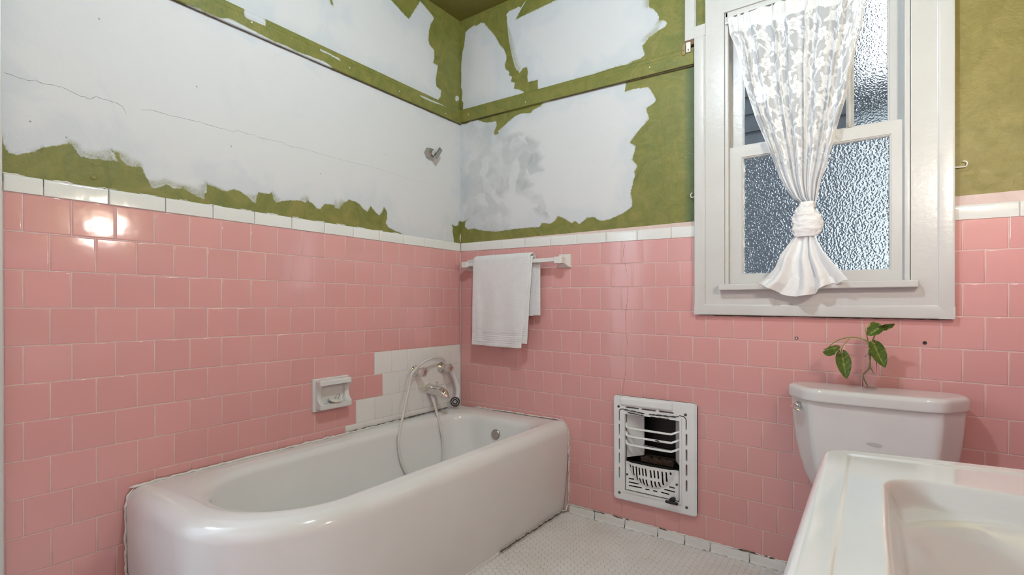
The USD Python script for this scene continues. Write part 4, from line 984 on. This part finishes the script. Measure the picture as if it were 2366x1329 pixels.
# ------------------------------------------------------------------ towel bar and towel
tb = thing('towel_bar', 'white square towel bar with two flared posts on the pink tiles', 'towel bar', (.40, 0, 1.275))
def post(x, z):
    rings = []
    for y, h in ((.0015, .0345), (-.010, .0345), (-.013, .0330), (-.030, .0215), (-.044, .0190), (-.046, .0188)):
        rings.append(rrect(x - h, x + h, z - h, z + h, (.004,) * 4, 0, 4, 1)[:, [0, 2, 1]] * [1, 0, 1] + [0, y, 0])
    m = loft(rings)
    m.fix_normals()
    obj('post', m, 'bar_plastic', tb, smooth=30)
    obj('head', rbox(x - .0215, x + .0215, -.078, -.042, z - .0165, z + .0175, .003), 'bar_plastic', tb, smooth=35)
post(.0955, 1.2755); post(.7085, 1.2705)
obj('bar', cat(rbox(.110, .695, -.071, -.051, 1.2650, 1.2850, .002)), 'bar_plastic', tb, smooth=35)

tw = thing('towel', 'folded white terry towel hanging over the towel bar', 'towel', (.35, -.06, 1.29))
def fold(name, x0a, x1a, x0b, x1b, zf, zb, out, th, seed, label=None, ridge=True):
    """A sheet draped over the bar: up the back from zb, over, and down the front to zf. a: extent at the bar, b: at the front hem."""
    cy_, cz_, r = -.061, 1.284, .0135 + out
    path = [( r, cz_ - d) for d in np.linspace(cz_ - zb, 0, 22)[:-1]]
    path += [(r * math.cos(t), cz_ + .008 * (out > .012) + r * .9 * math.sin(t)) for t in np.linspace(0, PI, 17)]
    path += [(-r, cz_ - d) for d in np.linspace(0, cz_ - zf, 190)[1:]]
    P = np.array(path)
    nu, npth = 54, len(P)
    s = np.linspace(0, 1, nu)
    front = np.clip((cz_ - P[:, 1]) / (cz_ - zf), 0, 1) * (P[:, 0] < 0) + np.clip((cz_ - P[:, 1]) / (cz_ - zf), 0, 1) * (P[:, 0] > 0)
    f2 = front[None, :]
    S = s[:, None]
    x = (x0a + (x0b - x0a) * f2) * (1 - S) + (x1a + (x1b - x1a) * f2) * S
    n = meshkit.noise(np.stack([S * 4 + 0 * f2, f2 * 2.2 + 0 * S, np.full((nu, npth), seed * 3.1)], -1)) - .5
    side = np.where(P[:, 0] < -.004, 1, np.where(P[:, 0] > .004, -.35, 0))[None, :]
    y = cy_ + P[None, :, 0] - side * (.018 * n * np.minimum(f2 * 2, 1) + .0055 * np.sin(PI * 2 * 2.2 * S + seed) * f2)
    z = P[None, :, 1] + 0 * S + .006 * (meshkit.noise(np.stack([S * 3 + 0 * f2, 0 * S + 0 * f2, np.full((nu, npth), seed + 9.0)], -1)) - .5) * f2 + (.012 * (S - .5) * (-1 if side is None else -1)) * f2 * 0
    w = np.minimum(S, 1 - S) * (x1a - x0a)
    tt = th * (1 - .75 * np.exp(-w / .004)) * (1 + 0 * f2)
    if ridge:
        h = P[None, :, 1] - zf
        fr = (P[:, 0] < 0)[None, :]
        tt = tt * np.where(fr & (h > .010) & (h < .072), .50 + .42 * (np.sin(h / .0105 * 2 * PI) > .1), 1.0)
    T = np.gradient(P, axis=0)
    T /= np.linalg.norm(T, axis=1, keepdims=True)
    ny, nz = -T[:, 1][None, :], T[:, 0][None, :]
    sgn = 1.0
    A = np.stack([x, y - sgn * ny * tt / 2, z - sgn * nz * tt / 2], -1)
    B = np.stack([x, y + sgn * ny * tt / 2, z + sgn * nz * tt / 2], -1)
    V = np.vstack([A.reshape(-1, 3), B.reshape(-1, 3)])
    i, j = np.meshgrid(np.arange(nu - 1), np.arange(npth - 1), indexing='ij')
    a = (i * npth + j).ravel()
    q = np.stack([a, a + 1, a + npth + 1, a + npth], 1)
    m = nu * npth
    Q = [q, (q + m)[:, ::-1]]
    for ring in (np.arange(npth), (nu - 1) * npth + np.arange(npth)):
        Q.append(np.stack([ring[:-1], ring[1:], ring[1:] + m, ring[:-1] + m], 1))
    for ring in (np.arange(nu) * npth, np.arange(nu) * npth + npth - 1):
        Q.append(np.stack([ring[:-1], ring[1:], ring[1:] + m, ring[:-1] + m], 1))
    mm = tm((V, np.vstack(Q)))
    mm.fix_normals()
    obj(name, mm, 'terry', tw, smooth=60, label=label)
fold('inner_fold', .190, .560, .185, .528, .846, .990, .0035, .007, 1.0, 'narrow inner layer of the towel showing at the right')
fold('outer_fold', .172, .552, .158, .497, .826, 1.010, .0125, .010, 2.0, 'outer layer of the towel with a ridged hem band')
bf = rbox(.535, .5795, -.042, -.030, .992, 1.278, .005)
obj('back_edge', bf, 'terry', tw, smooth=50)

# ------------------------------------------------------------------ gas wall heater
ht = thing('wall_heater', 'white enamelled vintage gas wall heater with slotted lower panel set in the pink tiles', 'wall heater', (1.17, 0, .14))
def slot(a, b, r=.0036): return LineString([a, b]).buffer(r, 5)
front = sbox(.980 + .014, .135 + .014, 1.362 - .014, .622 - .014).buffer(.014, 6)
cuts = [sbox(1.039, .186, 1.288, .539).buffer(.002)]
cuts += [slot((a, .571), (b, .571)) for a, b in ((1.044, 1.100), (1.120, 1.180), (1.200, 1.260))]
cuts += [slot((1.008, a), (1.0085, b), .0028) for a, b in ((.485, .440), (.417, .372), (.350, .305), (.284, .238))]
cuts += [slot((1.319, a), (1.319, b), .0034) for a, b in ((.484, .440), (.417, .373), (.352, .307), (.284, .240))]
cuts += [LineString([(1.0085, .505), (1.0085, .548), (1.011, .555), (1.017, .559), (1.030, .560)]).buffer(.0024, 4), LineString([(1.290, .563), (1.307, .561), (1.315, .555), (1.318, .546), (1.318, .506)]).buffer(.0024, 4)]
face = front.difference(unary_union(cuts))
obj('front_plate', cat(extrude_xz(front.difference(sbox(1.0, .17, 1.335, .60)), -.013, .003), extrude_xz(face, -.0165, -.004), extrude_xz(front.buffer(-.0035).difference(unary_union(cuts)), -.0200, -.0165), extrude_xz(front.buffer(-.008).difference(unary_union([c.buffer(.0008) for c in cuts])), -.0215, -.0200)), 'heater_enamel', ht)
obj('inner_frame', cat(extrude_xz(sbox(1.028, .176, 1.299, .550).difference(unary_union(cuts)).difference(sbox(1.039, .186, 1.288, .539)), -.0255, -.020)), 'heater_enamel', ht)
hood = rbox(1.012, 1.262, -.030, -.008, .578, .6195, .0105, 4)
obj('hood', hood, 'heater_enamel', ht, smooth=50)
obj('chipped_edge', cat(jagged(dense([(1.034, -.0258, .561), (1.06, -.0262, .558), (1.135, -.0262, .553)], .006, .0006), .0022), jagged(dense([(1.152, -.0262, .553), (1.215, -.0262, .555), (1.272, -.0258, .557), (1.290, -.0258, .563)], .006, .0006), .0022),
                        jagged(dense([(1.05, -.026, .549), (1.135, -.026, .543)], .005, .0007), .0018), jagged(dense([(1.16, -.026, .543), (1.25, -.026, .543)], .005, .0007), .0018)), 'black_iron', ht, label='chipped black edge over the opening')
fb = cat(bx(1.031, 1.0385, .0, .150, .182, .546), bx(1.2885, 1.2955, .0, .150, .182, .546), bx(1.031, 1.2955, .0, .150, .540, .547), bx(1.031, 1.2955, .0, .150, .181, .186), bx(1.031, 1.2955, .145, .150, .182, .546))
obj('firebox', fb, 'black_iron', ht)
for x0, x1, x2 in ((1.0395, 1.062, 1.102), (1.2880, 1.277, 1.2500)):
    v = np.array([(x0, -.004, .334), (x2, .050, .341), (x2, .050, .535), (x0, -.004, .536), (x0, .001, .334), (x2, .055, .341), (x2, .055, .535), (x0, .001, .536)])
    m = trimesh.convex.convex_hull(v)
    obj('reflector', m, 'heater_enamel', ht)
for z in (.482, .444, .405):
    P = curve([(1.0385, -.006, z + .011), (1.043, -.016, z + .004), (1.050, -.024, z - .002), (1.075, -.029, z - .004), (1.16, -.030, z - .004), (1.245, -.029, z - .004), (1.262, -.024, z - .001), (1.280, -.014, z + .007), (1.289, -.006, z + .010)], 40)
    obj('guard_bar', tube(P, .0062, 10, flat=.75), 'heater_enamel', ht, smooth=40)
obj('chip', tube([(1.186, -.0368, .441), (1.196, -.0372, .4425), (1.206, -.0366, .439)], [.002, .0034, .001], 7), 'black_iron', ht)
pan = sbox(1.041, .189, 1.286, .322)
vs = [(1.066, .309, 1.068, .300), (1.081, .306, 1.084, .267), (1.097, .306, 1.100, .249), (1.111, .304, 1.113, .275), (1.127, .304, 1.129, .275), (1.141, .305, 1.144, .275), (1.164, .303, 1.167, .274), (1.181, .305, 1.183, .276), (1.198, .305, 1.200, .276),
      (1.217, .306, 1.220, .250), (1.235, .307, 1.236, .268), (1.253, .308, 1.253, .301), (1.113, .255, 1.117, .238), (1.128, .256, 1.133, .232), (1.144, .255, 1.148, .229), (1.167, .255, 1.170, .229), (1.184, .255, 1.187, .233), (1.201, .256, 1.205, .239)]
hs_ = [(1.056, .241, 1.078, .242), (1.056, .2245, 1.100, .225), (1.057, .2085, 1.115, .210), (1.136, .208, 1.151, .209), (1.173, .209, 1.187, .209), (1.210, .210, 1.241, .208), (1.223, .226, 1.266, .224), (1.246, .242, 1.265, .241)]
pc_ = [slot((a, b), (c, d), .0036) for a, b, c, d in vs] + [slot((a, b), (c, d), .0030) for a, b, c, d in hs_]
pm = extrude_xz(pan.difference(unary_union(pc_)), -.0195, -.0165)
v, f = trimesh.remesh.subdivide_to_size(pm.vertices, pm.faces, .008, max_iter=8)
d = np.hypot((v[:, 0] - 1.160), (v[:, 2] - .318) * 1.08)
v[:, 1] -= .013 * np.clip((.108 - d) / .022, 0, 1) ** .8 + .005 * np.clip((.108 - d) / .1, 0, 1)
v[:, 1] -= .004 * np.clip((v[:, 2] - .30) / .02, 0, 1)
obj('lower_panel', (v, f), 'heater_enamel', ht, smooth=40, label='lower panel with fan of vertical slots')
obj('panel_backing', bx(1.041, 1.286, -.004, .002, .187, .320), 'black_iron', ht)
br_ = cat(bx(1.10, 1.252, .012, .10, .322, .334), bx(1.10, 1.252, .010, .016, .334, .343))
for x in (1.128, 1.165, 1.203, 1.232): br_ = cat(br_, rbox(x - .014, x + .014, .018, .060, .332, .346, .004))
obj('burner', br_, 'rust_iron', ht, smooth=30, label='rusty cast burner bars inside the opening')
obj('grate_rod', tube([(1.10, .045, .389), (1.252, .045, .383)], .0018, 7), 'old_chrome', ht, smooth=40)
for x, z in ((1.0055, .571), (1.3155, .571), (1.009, .167), (1.320, .169)):
    obj('screw', lathe([(0, -.001), (.0062, -.001), (.0058, .0018), (.003, .0034), (0, .0038)], (x, -.0215, z), (0, -1, 0), 14), 'screw_steel', ht, smooth=45)
for x, z in ((1.047, .259), (1.277, .259)):
    obj('screw', lathe([(0, -.001), (.0052, -.001), (.0048, .0018), (.002, .003), (0, .0034)], (x, -.0200, z), (0, -1, 0), 14), 'screw_steel', ht, smooth=45)
kb = cat(lathe([(0, 0), (.0085, 0), (.0085, .016), (.0120, .018), (.0120, .026), (0, .028)], (1.264, -.020, .1945), (0, -1, 0), 16), rbox(1.236, 1.292, -.056, -.044, .1800, .1930, .005))
obj('valve_key', kb, 'black_iron', ht, smooth=40, label='black gas valve key')

# ------------------------------------------------------------------ toilet
to = thing('toilet', 'white porcelain toilet with an angled tank under the window', 'toilet', (1.97, -.45, 0))
def plan(grow, xl, xr, yb, yf, cf=.069, cy=.105, rnd=.026):
    p = Polygon([(xl, yb), (xr, yb), (xr + .003, yf + cy), (xr - cf, yf + .004), ((xl + xr) / 2, yf - .004), (xl + cf, yf + .004), (xl - .003, yf + cy)])
    return p.buffer(-rnd).buffer(rnd, 8).buffer(grow, 8) if grow >= 0 else p.buffer(-rnd).buffer(rnd, 8).buffer(grow, 8)
NT = 120
R = []
for zz_, g in ((.7135, -.004), (.7150, -.0012), (.719, 0), (.742, .0008), (.750, -.001), (.7545, -.006), (.7568, -.013), (.7575, -.022)):
    R.append(ring_of(plan(g, 1.7205, 2.2225, -.014, -.214, rnd=.062), NT, zz_))
obj('tank_lid', loft(R), 'porcelain', to, smooth=50)
R = []
prev = None
for zz_, hw, yf in ((.350, .135, -.135), (.372, .158, -.165), (.40, .178, -.182), (.44, .196, -.190), (.49, .212, -.194), (.55, .225, -.197), (.61, .233, -.199), (.67, .2385, -.200), (.712, .241, -.2005)):
    R.append(ring_of(plan(0, 1.9715 - hw, 1.9715 + hw, -.018, yf, cf=.062 * hw / .24, cy=.098 * hw / .24, rnd=.014), NT, zz_))
obj('tank', loft(R), 'porcelain', to, smooth=35)
lvc = np.array([1.752, -.150, .683])
nrm = np.array([-.83, -.55, 0.0])
nrm /= np.linalg.norm(nrm)
obj('lever_boss', lathe([(0, -.004), (.0165, -.004), (.0165, .004), (.010, .010), (0, .010)], lvc, nrm, 22), 'chrome', to, smooth=40)
tan = np.array([-nrm[1], nrm[0], 0])
obj('flush_lever', tube(curve([lvc + nrm * .012 - tan * .006, lvc + nrm * .014 + tan * .012 + [0, 0, -.001], lvc + nrm * .013 + tan * .030 + [0, 0, -.004], lvc + nrm * .010 + tan * .046 + [0, 0, -.008]], 18), np.interp(np.linspace(0, 1, 18), [0, .2, .8, 1], [.008, .0125, .0105, .005]), 10, flat=.7), 'chrome', to, smooth=50)
obj('maker_mark', extrude_xz(Polygon([(1.978 + .020 * math.cos(t), .592 + .0045 * math.sin(t) - .06 * .02 * math.cos(t)) for t in np.linspace(0, 2 * PI, 22)[:-1]]), -.2052, -.2000), 'smudge_grey', to, label='faint worn oval mark on the tank')
R = []
for zz_, xh, y0, y1, r in ((.0, .100, -.60, -.19, .09), (.02, .100, -.60, -.19, .09), (.10, .080, -.56, -.20, .08), (.20, .095, -.60, -.19, .09), (.30, .140, -.65, -.16, .13), (.355, .160, -.68, -.14, .155), (.375, .162, -.685, -.13, .158), (.382, .156, -.68, -.135, .15)):
    R.append(rrect(1.97 - xh, 1.97 + xh, y0, y1, (r * .5, r * .5, r, r), zz_, 10, 10))
obj('bowl', loft(R), 'porcelain', to, smooth=45)
R = [rrect(1.97 - .162 + d, 1.97 + .162 - d, -.685 + d, -.235 - d, (.06, .06, .152 - d, .152 - d), zz_, 10, 10) for zz_, d in ((.384, .004), (.388, 0), (.408, 0), (.415, .004), (.418, .012))]
obj('seat', loft(R), 'porcelain', to, smooth=45)

# ------------------------------------------------------------------ sink
sk = thing('sink', 'off-white porcelain wall sink with a raised rim in the right foreground', 'sink', (2.17, -1.50, .80))
SZ = .800
XF, XW = 1.9035, ROOM_X - .005
YC = -1.500
def half_width(x): return .328 + .145 * (x - XF)
nu, nv = 190, 210
uu, vv = np.meshgrid(np.linspace(0, 1, nu), np.linspace(-1, 1, nv), indexing='ij')
X = XF + uu * (XW - XF)
Yr = vv * half_width(X)
def sstep(a, b, x):
    t = np.clip((x - a) / (b - a), 0, 1)
    return t * t * (3 - 2 * t)
# round the two front corners in plan
rc = .052
dxf = np.clip(rc - (X - XF), 0, None)
hw = half_width(X) - (rc - np.sqrt(np.clip(rc ** 2 - dxf ** 2, 0, None)))
Yr = vv * hw
edge_d = np.minimum(np.minimum(X - XF + 0 * vv, hw - np.abs(Yr)), 9)
Z = np.full(X.shape, SZ)
Z -= .012 * np.clip(1 - edge_d / .012, 0, 1) ** 2.2                  # eased outer edge
inner = np.minimum(X - (XF + .0365), (half_width(X) - .036) - np.abs(Yr))
inner = np.where(X > XW - .12, np.minimum(inner, (half_width(X) - .036) - np.abs(Yr)), inner)
Z -= .0017 * sstep(0, .006, inner)                                    # step inside the raised rim
# basin: rounded box
bx0, bx1, bh = XF + .092, XW - .120, .210
def basin_sd(x0, x1, h, r):
    cx, hx = (x0 + x1) / 2, (x1 - x0) / 2
    qx, qy = np.abs(X - cx) - (hx - r), np.abs(Yr) - (h - r)
    return -(np.hypot(np.maximum(qx, 0), np.maximum(qy, 0)) + np.minimum(np.maximum(qx, qy), 0) - r)
b1 = basin_sd(bx0 - .006, bx1, bh, .055)
Z -= .034 * sstep(-.002, .020, b1)                                    # steep wall under the rim
b2 = basin_sd(bx0 + .016, bx1 - .01, bh - .012, .085)
cxb = (bx0 + bx1) / 2 + .03
rad_ = np.sqrt(((X - cxb) / .225) ** 2 + (Yr / .200) ** 2)
Z -= .092 * np.clip(np.cos(np.clip(rad_, 0, 1) * PI / 2), 0, 1) ** 1.15 * sstep(-.01, .05, b1)
i, j = np.meshgrid(np.arange(nu - 1), np.arange(nv - 1), indexing='ij')
a = (i * nv + j).ravel()
V = [np.stack([X, YC + Yr, Z], -1).reshape(-1, 3)]
Q = [np.stack([a, a + nv, a + nv + 1, a + 1], 1)]
# the underside: the rim's outline carried down and in
out = np.concatenate([np.arange(nu - 1, -1, -1) * nv, np.arange(1, nv), np.arange(1, nu) * nv + nv - 1])
ring = V[0][out]
cen = np.array([2.22, YC, 0])
prev, base_i = out, nu * nv
for d, z in ((-.0012, -.016), (.0008, -.030), (.006, -.070), (.010, -.085), (.03, -.088), (.10, -.100), (.16, -.175), (.20, -.195)):
    q = ring.copy()
    dirv = cen - ring
    dirv[:, 2] = 0
    ln = np.linalg.norm(dirv, axis=1, keepdims=True)
    q = q + dirv / ln * np.minimum(d, ln * .85)
    q[:, 0] = np.where(ring[:, 0] > XW - 1e-4, XW, q[:, 0])
    q[:, 2] = SZ + z
    V.append(q)
    idx = base_i + np.arange(len(out))
    base_i += len(out)
    Q.append(np.stack([prev[:-1], idx[:-1], idx[1:], prev[1:]], 1))
    prev = idx
m = tm((np.vstack(V), np.vstack(Q)))
bot = len(m.vertices)
m = trimesh.Trimesh(np.vstack([m.vertices, [[2.3, YC, SZ - .195]]]), np.vstack([m.faces, np.stack([np.full(len(prev) - 1, bot), prev[1:], prev[:-1]], 1)]), process=False)
m.fix_normals()
obj('basin', m, 'sink_porcelain', sk, smooth=60)
obj('drain', lathe([(0, 0), (.021, 0), (.019, .0025), (.010, .0015), (0, .001)], (cxb, YC, SZ - .1315), (0, 0, 1), 22), 'chrome', sk, smooth=40)
for s_ in (-1, 1):
    obj('tap', cat(lathe([(0, 0), (.022, 0), (.018, .01), (.012, .03), (.020, .045), (.020, .058), (0, .064)], (XW - .055, YC + s_ * .11, SZ - .004), (0, 0, 1), 20), tube(curve([(XW - .055, YC + s_ * .11, SZ + .022), (XW - .09, YC + s_ * .105, SZ + .026), (XW - .125, YC + s_ * .10, SZ + .010)], 12), .008, 10)), 'chrome', sk, smooth=45)
obj('waste_pipe', tube(curve([(cxb, YC, SZ - .19), (cxb, YC, SZ - .33), (cxb + .02, YC, SZ - .38), (cxb + .07, YC, SZ - .38), (cxb + .09, YC, SZ - .33), (XW - .05, YC, SZ - .30), (XW, YC, SZ - .30)], 40), .017, 12), 'old_chrome', sk, smooth=50)

# ------------------------------------------------------------------ bottle with cuttings
BX, BY, BZ = 1.9655, -.083, .7578
bt = thing('glass_bottle', 'small clear glass bottle of water holding a cutting on the toilet tank', 'bottle', (BX, BY, BZ))
outer = [(0, .0), (.0185, .0), (.0206, .002), (.0210, .005), (.0210, .094), (.0200, .101), (.0165, .107), (.0112, .112), (.0102, .116), (.0100, .134), (.0112, .137), (.0112, .140), (.0100, .1415)]
inn = [(.0086, .1410), (.0086, .116), (.0150, .1055), (.0190, .099), (.0194, .094), (.0194, .006), (.017, .0045), (0, .0045)]
obj('glass', lathe(outer + inn, (BX, BY, BZ), (0, 0, 1), 40), 'bottle_glass', bt, smooth=40)

pt = thing('plant_cutting', 'trailing heart-leaved green plant cutting standing in the glass bottle', 'plant', (BX, BY, BZ))
def stem(name, P, r0, r1, n=30):
    q = curve(P, n)
    obj(name, tube(q, np.linspace(r0, r1, n), 8), 'stem_green', pt, smooth=True)
    return q
yb = BY
stem('main_stem', [(1.9600, yb + .006, .7650), (1.9500, yb + .004, .785), (1.9462, yb, .800), (1.9500, yb, .808), (1.9640, yb, .826), (1.9672, yb, .845), (1.9668, yb, .870), (1.9672, yb, .892), (1.9680, yb - .002, .905)], .0026, .0028, 44)
stem('root', [(1.9672, yb, .832), (1.9730, yb + .003, .820), (1.9790, yb + .004, .808)], .0022, .0010, 10)
stem('node', [(1.9665, yb, .868), (1.9640, yb - .004, .880), (1.9665, yb - .002, .893), (1.968, yb - .002, .902)], .0034, .0034, 12)
arch = stem('trailing_stem', [(1.9670, yb - .002, .899), (1.9610, yb - .004, .916), (1.9540, yb - .006, .925), (1.9350, yb - .010, .9325), (1.9110, yb - .014, .9340), (1.8820, yb - .016, .9260), (1.8600, yb - .016, .9120), (1.8470, yb - .016, .8980), (1.8340, yb - .018, .8850)], .0024, .0015, 40)
stem('leaf_stalk', [(1.9110, yb - .014, .9340), (1.8995, yb - .018, .9180), (1.8890, yb - .022, .9020), (1.8845, yb - .024, .8870), (1.8862, yb - .024, .8750)], .0017, .0011, 18)
stem('leaf_stalk', [(1.9690, yb - .002, .900), (1.9745, yb - .008, .925), (1.9830, yb - .014, .950), (1.9955, yb - .018, .9710)], .0027, .0018, 18)
stem('leaf_stalk', [(1.9690, yb - .001, .892), (1.9745, yb - .002, .912), (1.9780, yb + .000, .930)], .0021, .0012, 14)
stem('leaf_stalk', [(1.9695, yb, .893), (1.9730, yb - .004, .905), (1.9770, yb - .006, .9115)], .0018, .0013, 12)
stem('sprout', [(1.9665, yb - .002, .905), (1.9595, yb - .006, .932), (1.9545, yb - .007, .958), (1.9502, yb - .008, .982)], .0024, .0004, 16)
stem('sprout', [(1.8425, yb - .018, .905), (1.8415, yb - .022, .915), (1.8412, yb - .022, .931)], .0007, .0005, 8)

def leaf(name, base, tip, side, width, cup=.25, curl=.0, n=26, notch=.35):
    """A heart-shaped blade from its stalk to its tip; side: the direction across it."""
    base, tip, side = (np.array(q, float) for q in (base, tip, side))
    L = tip - base
    side = side - L * (side @ L) / (L @ L)
    side /= np.linalg.norm(side)
    nrm = np.cross(L / np.linalg.norm(L), side)
    t = np.linspace(-.16, 1, n)[:, None]
    s = np.linspace(-1, 1, 17)[None, :]
    tc = np.clip(t, 0, 1)
    prof = np.where(t < .30, np.sqrt(np.clip(1 - ((t - .30) / .47) ** 2, 0, 1)), np.cos((tc - .30) / .70 * PI / 2) ** .75)
    w = width / 2 * prof
    back = np.where(t < 0, (-t) * (1 - np.abs(s) * 1.0) * notch * 5, 0)
    tt = t + np.clip(back, 0, .16)
    P = base + L * tt[..., None] * np.ones_like(s)[..., None] + side * (w * s)[..., None]
    h = cup * width * (np.abs(s) ** 1.4) * prof - .035 * np.linalg.norm(L) * np.sin(tc * PI) + curl * np.linalg.norm(L) * (tc ** 2)
    h = h + .0009 * np.sin(tc * 28 + 6 * np.abs(s))
    P = P + nrm * h[..., None]
    m = P.shape[1]
    V = P.reshape(-1, 3)
    i, j = np.meshgrid(np.arange(n - 1), np.arange(m - 1), indexing='ij')
    a = (i * m + j).ravel()
    q = np.stack([a, a + 1, a + m + 1, a + m], 1)
    th = nrm * .0006
    nn = len(V)
    rim = np.concatenate([np.arange(m), np.arange(1, n) * m + m - 1, (n - 1) * m + np.arange(m - 2, -1, -1), np.arange(n - 2, 0, -1) * m])
    r2 = np.roll(rim, -1)
    Q = np.vstack([q[:, ::-1], q + nn, np.stack([rim, r2, r2 + nn, rim + nn], 1)])
    mm = tm((np.vstack([V, V + th]), Q))
    mm.fix_normals()
    vein = np.exp(-(np.abs(s) / .09) ** 2) * .55 + .18 * (np.sin((tc * 1.0 - np.abs(s) * .30) * 38) > .72) * (np.abs(s) < .85) + 0 * t
    vein = vein + .75 * ((np.abs(s) > .80) & (meshkit.noise(np.stack([s * 3 + 0 * t, t * 9 + 0 * s, 0 * s + 0 * t + base[0] * 40], -1)) > .66))
    p = obj(name, mm, 'leaf_green', pt, smooth=True)
    primvar(p, 'vein', np.concatenate([vein.ravel()] * 2) * .8)
leaf('leaf', (1.8862, yb - .024, .8760), (1.9005, yb - .040, .7900), (1, .15, .1), .046, cup=.14)
leaf('leaf', (1.9775, yb - .006, .9125), (2.0085, yb - .012, .8335), (.9, .30, .35), .047, cup=.16)
leaf('leaf', (1.8345, yb - .018, .8850), (1.8850, yb - .048, .9000), (-.15, -.5, -.85), .042, cup=.30, curl=-.06)
leaf('leaf', (1.9965, yb - .018, .9725), (1.9605, yb - .020, .9420), (.55, -.45, -.55), .050, cup=.30)
leaf('leaf', (1.9975, yb - .018, .9740), (2.0350, yb - .030, .9870), (.2, -.6, .7), .026, cup=.42, curl=.06)

# ------------------------------------------------------------------ small fittings
def hook(label, x, y, z, sx):
    t = thing('cup_hook', label, 'hook', (x, y, z), 'cup hooks on the window casing')
    P = [(x, y, z), (x + sx * .010, y, z - .001), (x + sx * .020, y - .001, z - .0015)]
    a = np.linspace(-PI / 2, PI * .62, 16)
    P += [(x + sx * (.022 + .0085 * math.cos(q)), y - .0015, z + .0075 + .0095 * math.sin(q)) for q in a]
    obj('hook', tube(curve(P, 40), .0019, 8), 'bar_plastic', t, smooth=True)
    obj('collar', lathe([(0, 0), (.0042, 0), (.0038, .0016), (0, .0020)], (x, y, z), (sx, 0, 0), 12), 'bar_plastic', t, smooth=40)
hook('small white cup hook on the right side of the window casing', 2.1965, -.010, 1.505, 1)
hook('small white cup hook on the left side of the window casing', 1.3525, -.010, 1.514, -.55)
for k, (x, z) in enumerate(((1.7345, .9185), (2.1195, .9172))):
    t = thing('wall_anchor', ('grey screw anchor in the pink tile left of the plant, under the window', 'dark empty screw anchor in the pink tile right of the plant, under the window')[k], 'wall anchor', (x, 0, z), 'wall anchors under the window')
    obj('sleeve', lathe([(.0030, -.002), (.0030, .0012), (.0058, .0014), (.0062, .0004), (.0062, -.002)], (x, -.0004, z), (0, -1, 0), 16), 'screw_steel', t, smooth=40)
    obj('core', lathe([(0, -.001), (.0031, -.001), (.0031, .0008), (0, .0010)], (x, -.0004, z), (0, -1, 0), 12), 'caulk' if k == 0 else 'black_rubber', t)
lt = thing('latch_plate', 'small brass and white latch plates on the end of the picture rail by the window', 'latch', (1.325, -.016, 2.158))
obj('brass_plate', rbox(1.3005, 1.3155, -.0185, -.0140, 2.134, 2.182, .001), 'brass_plate', lt)
obj('white_plate', rbox(1.3190, 1.3385, -.0230, -.0140, 2.139, 2.181, .0015), 'bar_plastic', lt, smooth=30)
obj('keyhole', cat(lathe([(0, 0), (.0022, 0), (.0022, .0008), (0, .0008)], (1.329, -.0229, 2.150), (0, -1, 0), 10), bx(1.3275, 1.3305, -.0237, -.0229, 2.143, 2.150)), 'black_rubber', lt)
obj('screw', lathe([(0, 0), (.0022, 0), (0, .001)], (1.308, -.0184, 2.152), (0, -1, 0), 10), 'black_rubber', lt)

# ------------------------------------------------------------------ outside, shaped to set the tones in the panes
nb = thing('neighbouring_house', 'dark blue-grey house close outside, placed to darken the window panes', 'house', (0, 3.4, 0))
obj('wall', cat(bx(-6.0, 1.80, 3.3, 6.0, -2.0, 6.5)), 'siding', nb)
for z in np.arange(-.46, 6.3, .18):
    e = 1.80
    v = np.array([(-6, 3.298, z), (e, 3.298, z), (e, 3.275, z), (-6, 3.275, z), (-6, 3.298, z + .18), (e, 3.298, z + .18)])
    obj('clapboard', trimesh.convex.convex_hull(v), 'siding', nb)
obj('eave', bx(-6.2, 1.93, 3.05, 6.2, 6.5, 6.62), 'siding', nb)
obj('annex_wall', bx(1.80, 4.2, 3.35, 6.0, -2.0, 2.74), 'pale_siding', nb, label='pale low annex wall placed to brighten the panes')
obj('annex_eave', bx(1.80, 4.4, 2.75, 6.2, 2.74, 2.84), 'siding', nb)  # deep eave placed to shade the upper annex wall
obj('roof', trimesh.convex.convex_hull(np.array([(-6.2, 3.05, 6.62), (1.93, 3.05, 6.62), (-6.2, 6.2, 6.62), (1.93, 6.2, 6.62), (-6.2, 4.6, 7.6), (1.93, 4.6, 7.6)])), 'siding', nb)
gy = obj('side_yard', bx(-30, 30, .16, 40, -2.1, -2.0), 'yard')
tag(stage.GetPrimAtPath(gy), 'grey side yard below the window', kind='structure')
far = thing('back_fence', 'grey board fence across the side yard beyond the window', 'fence', (6, 9, -2))
for k in range(34):
    obj('board', bx(2.2 + k * .22, 2.405 + k * .22, 9.0, 9.03, -2.0, .9 + .03 * (k % 3)), 'siding', far)
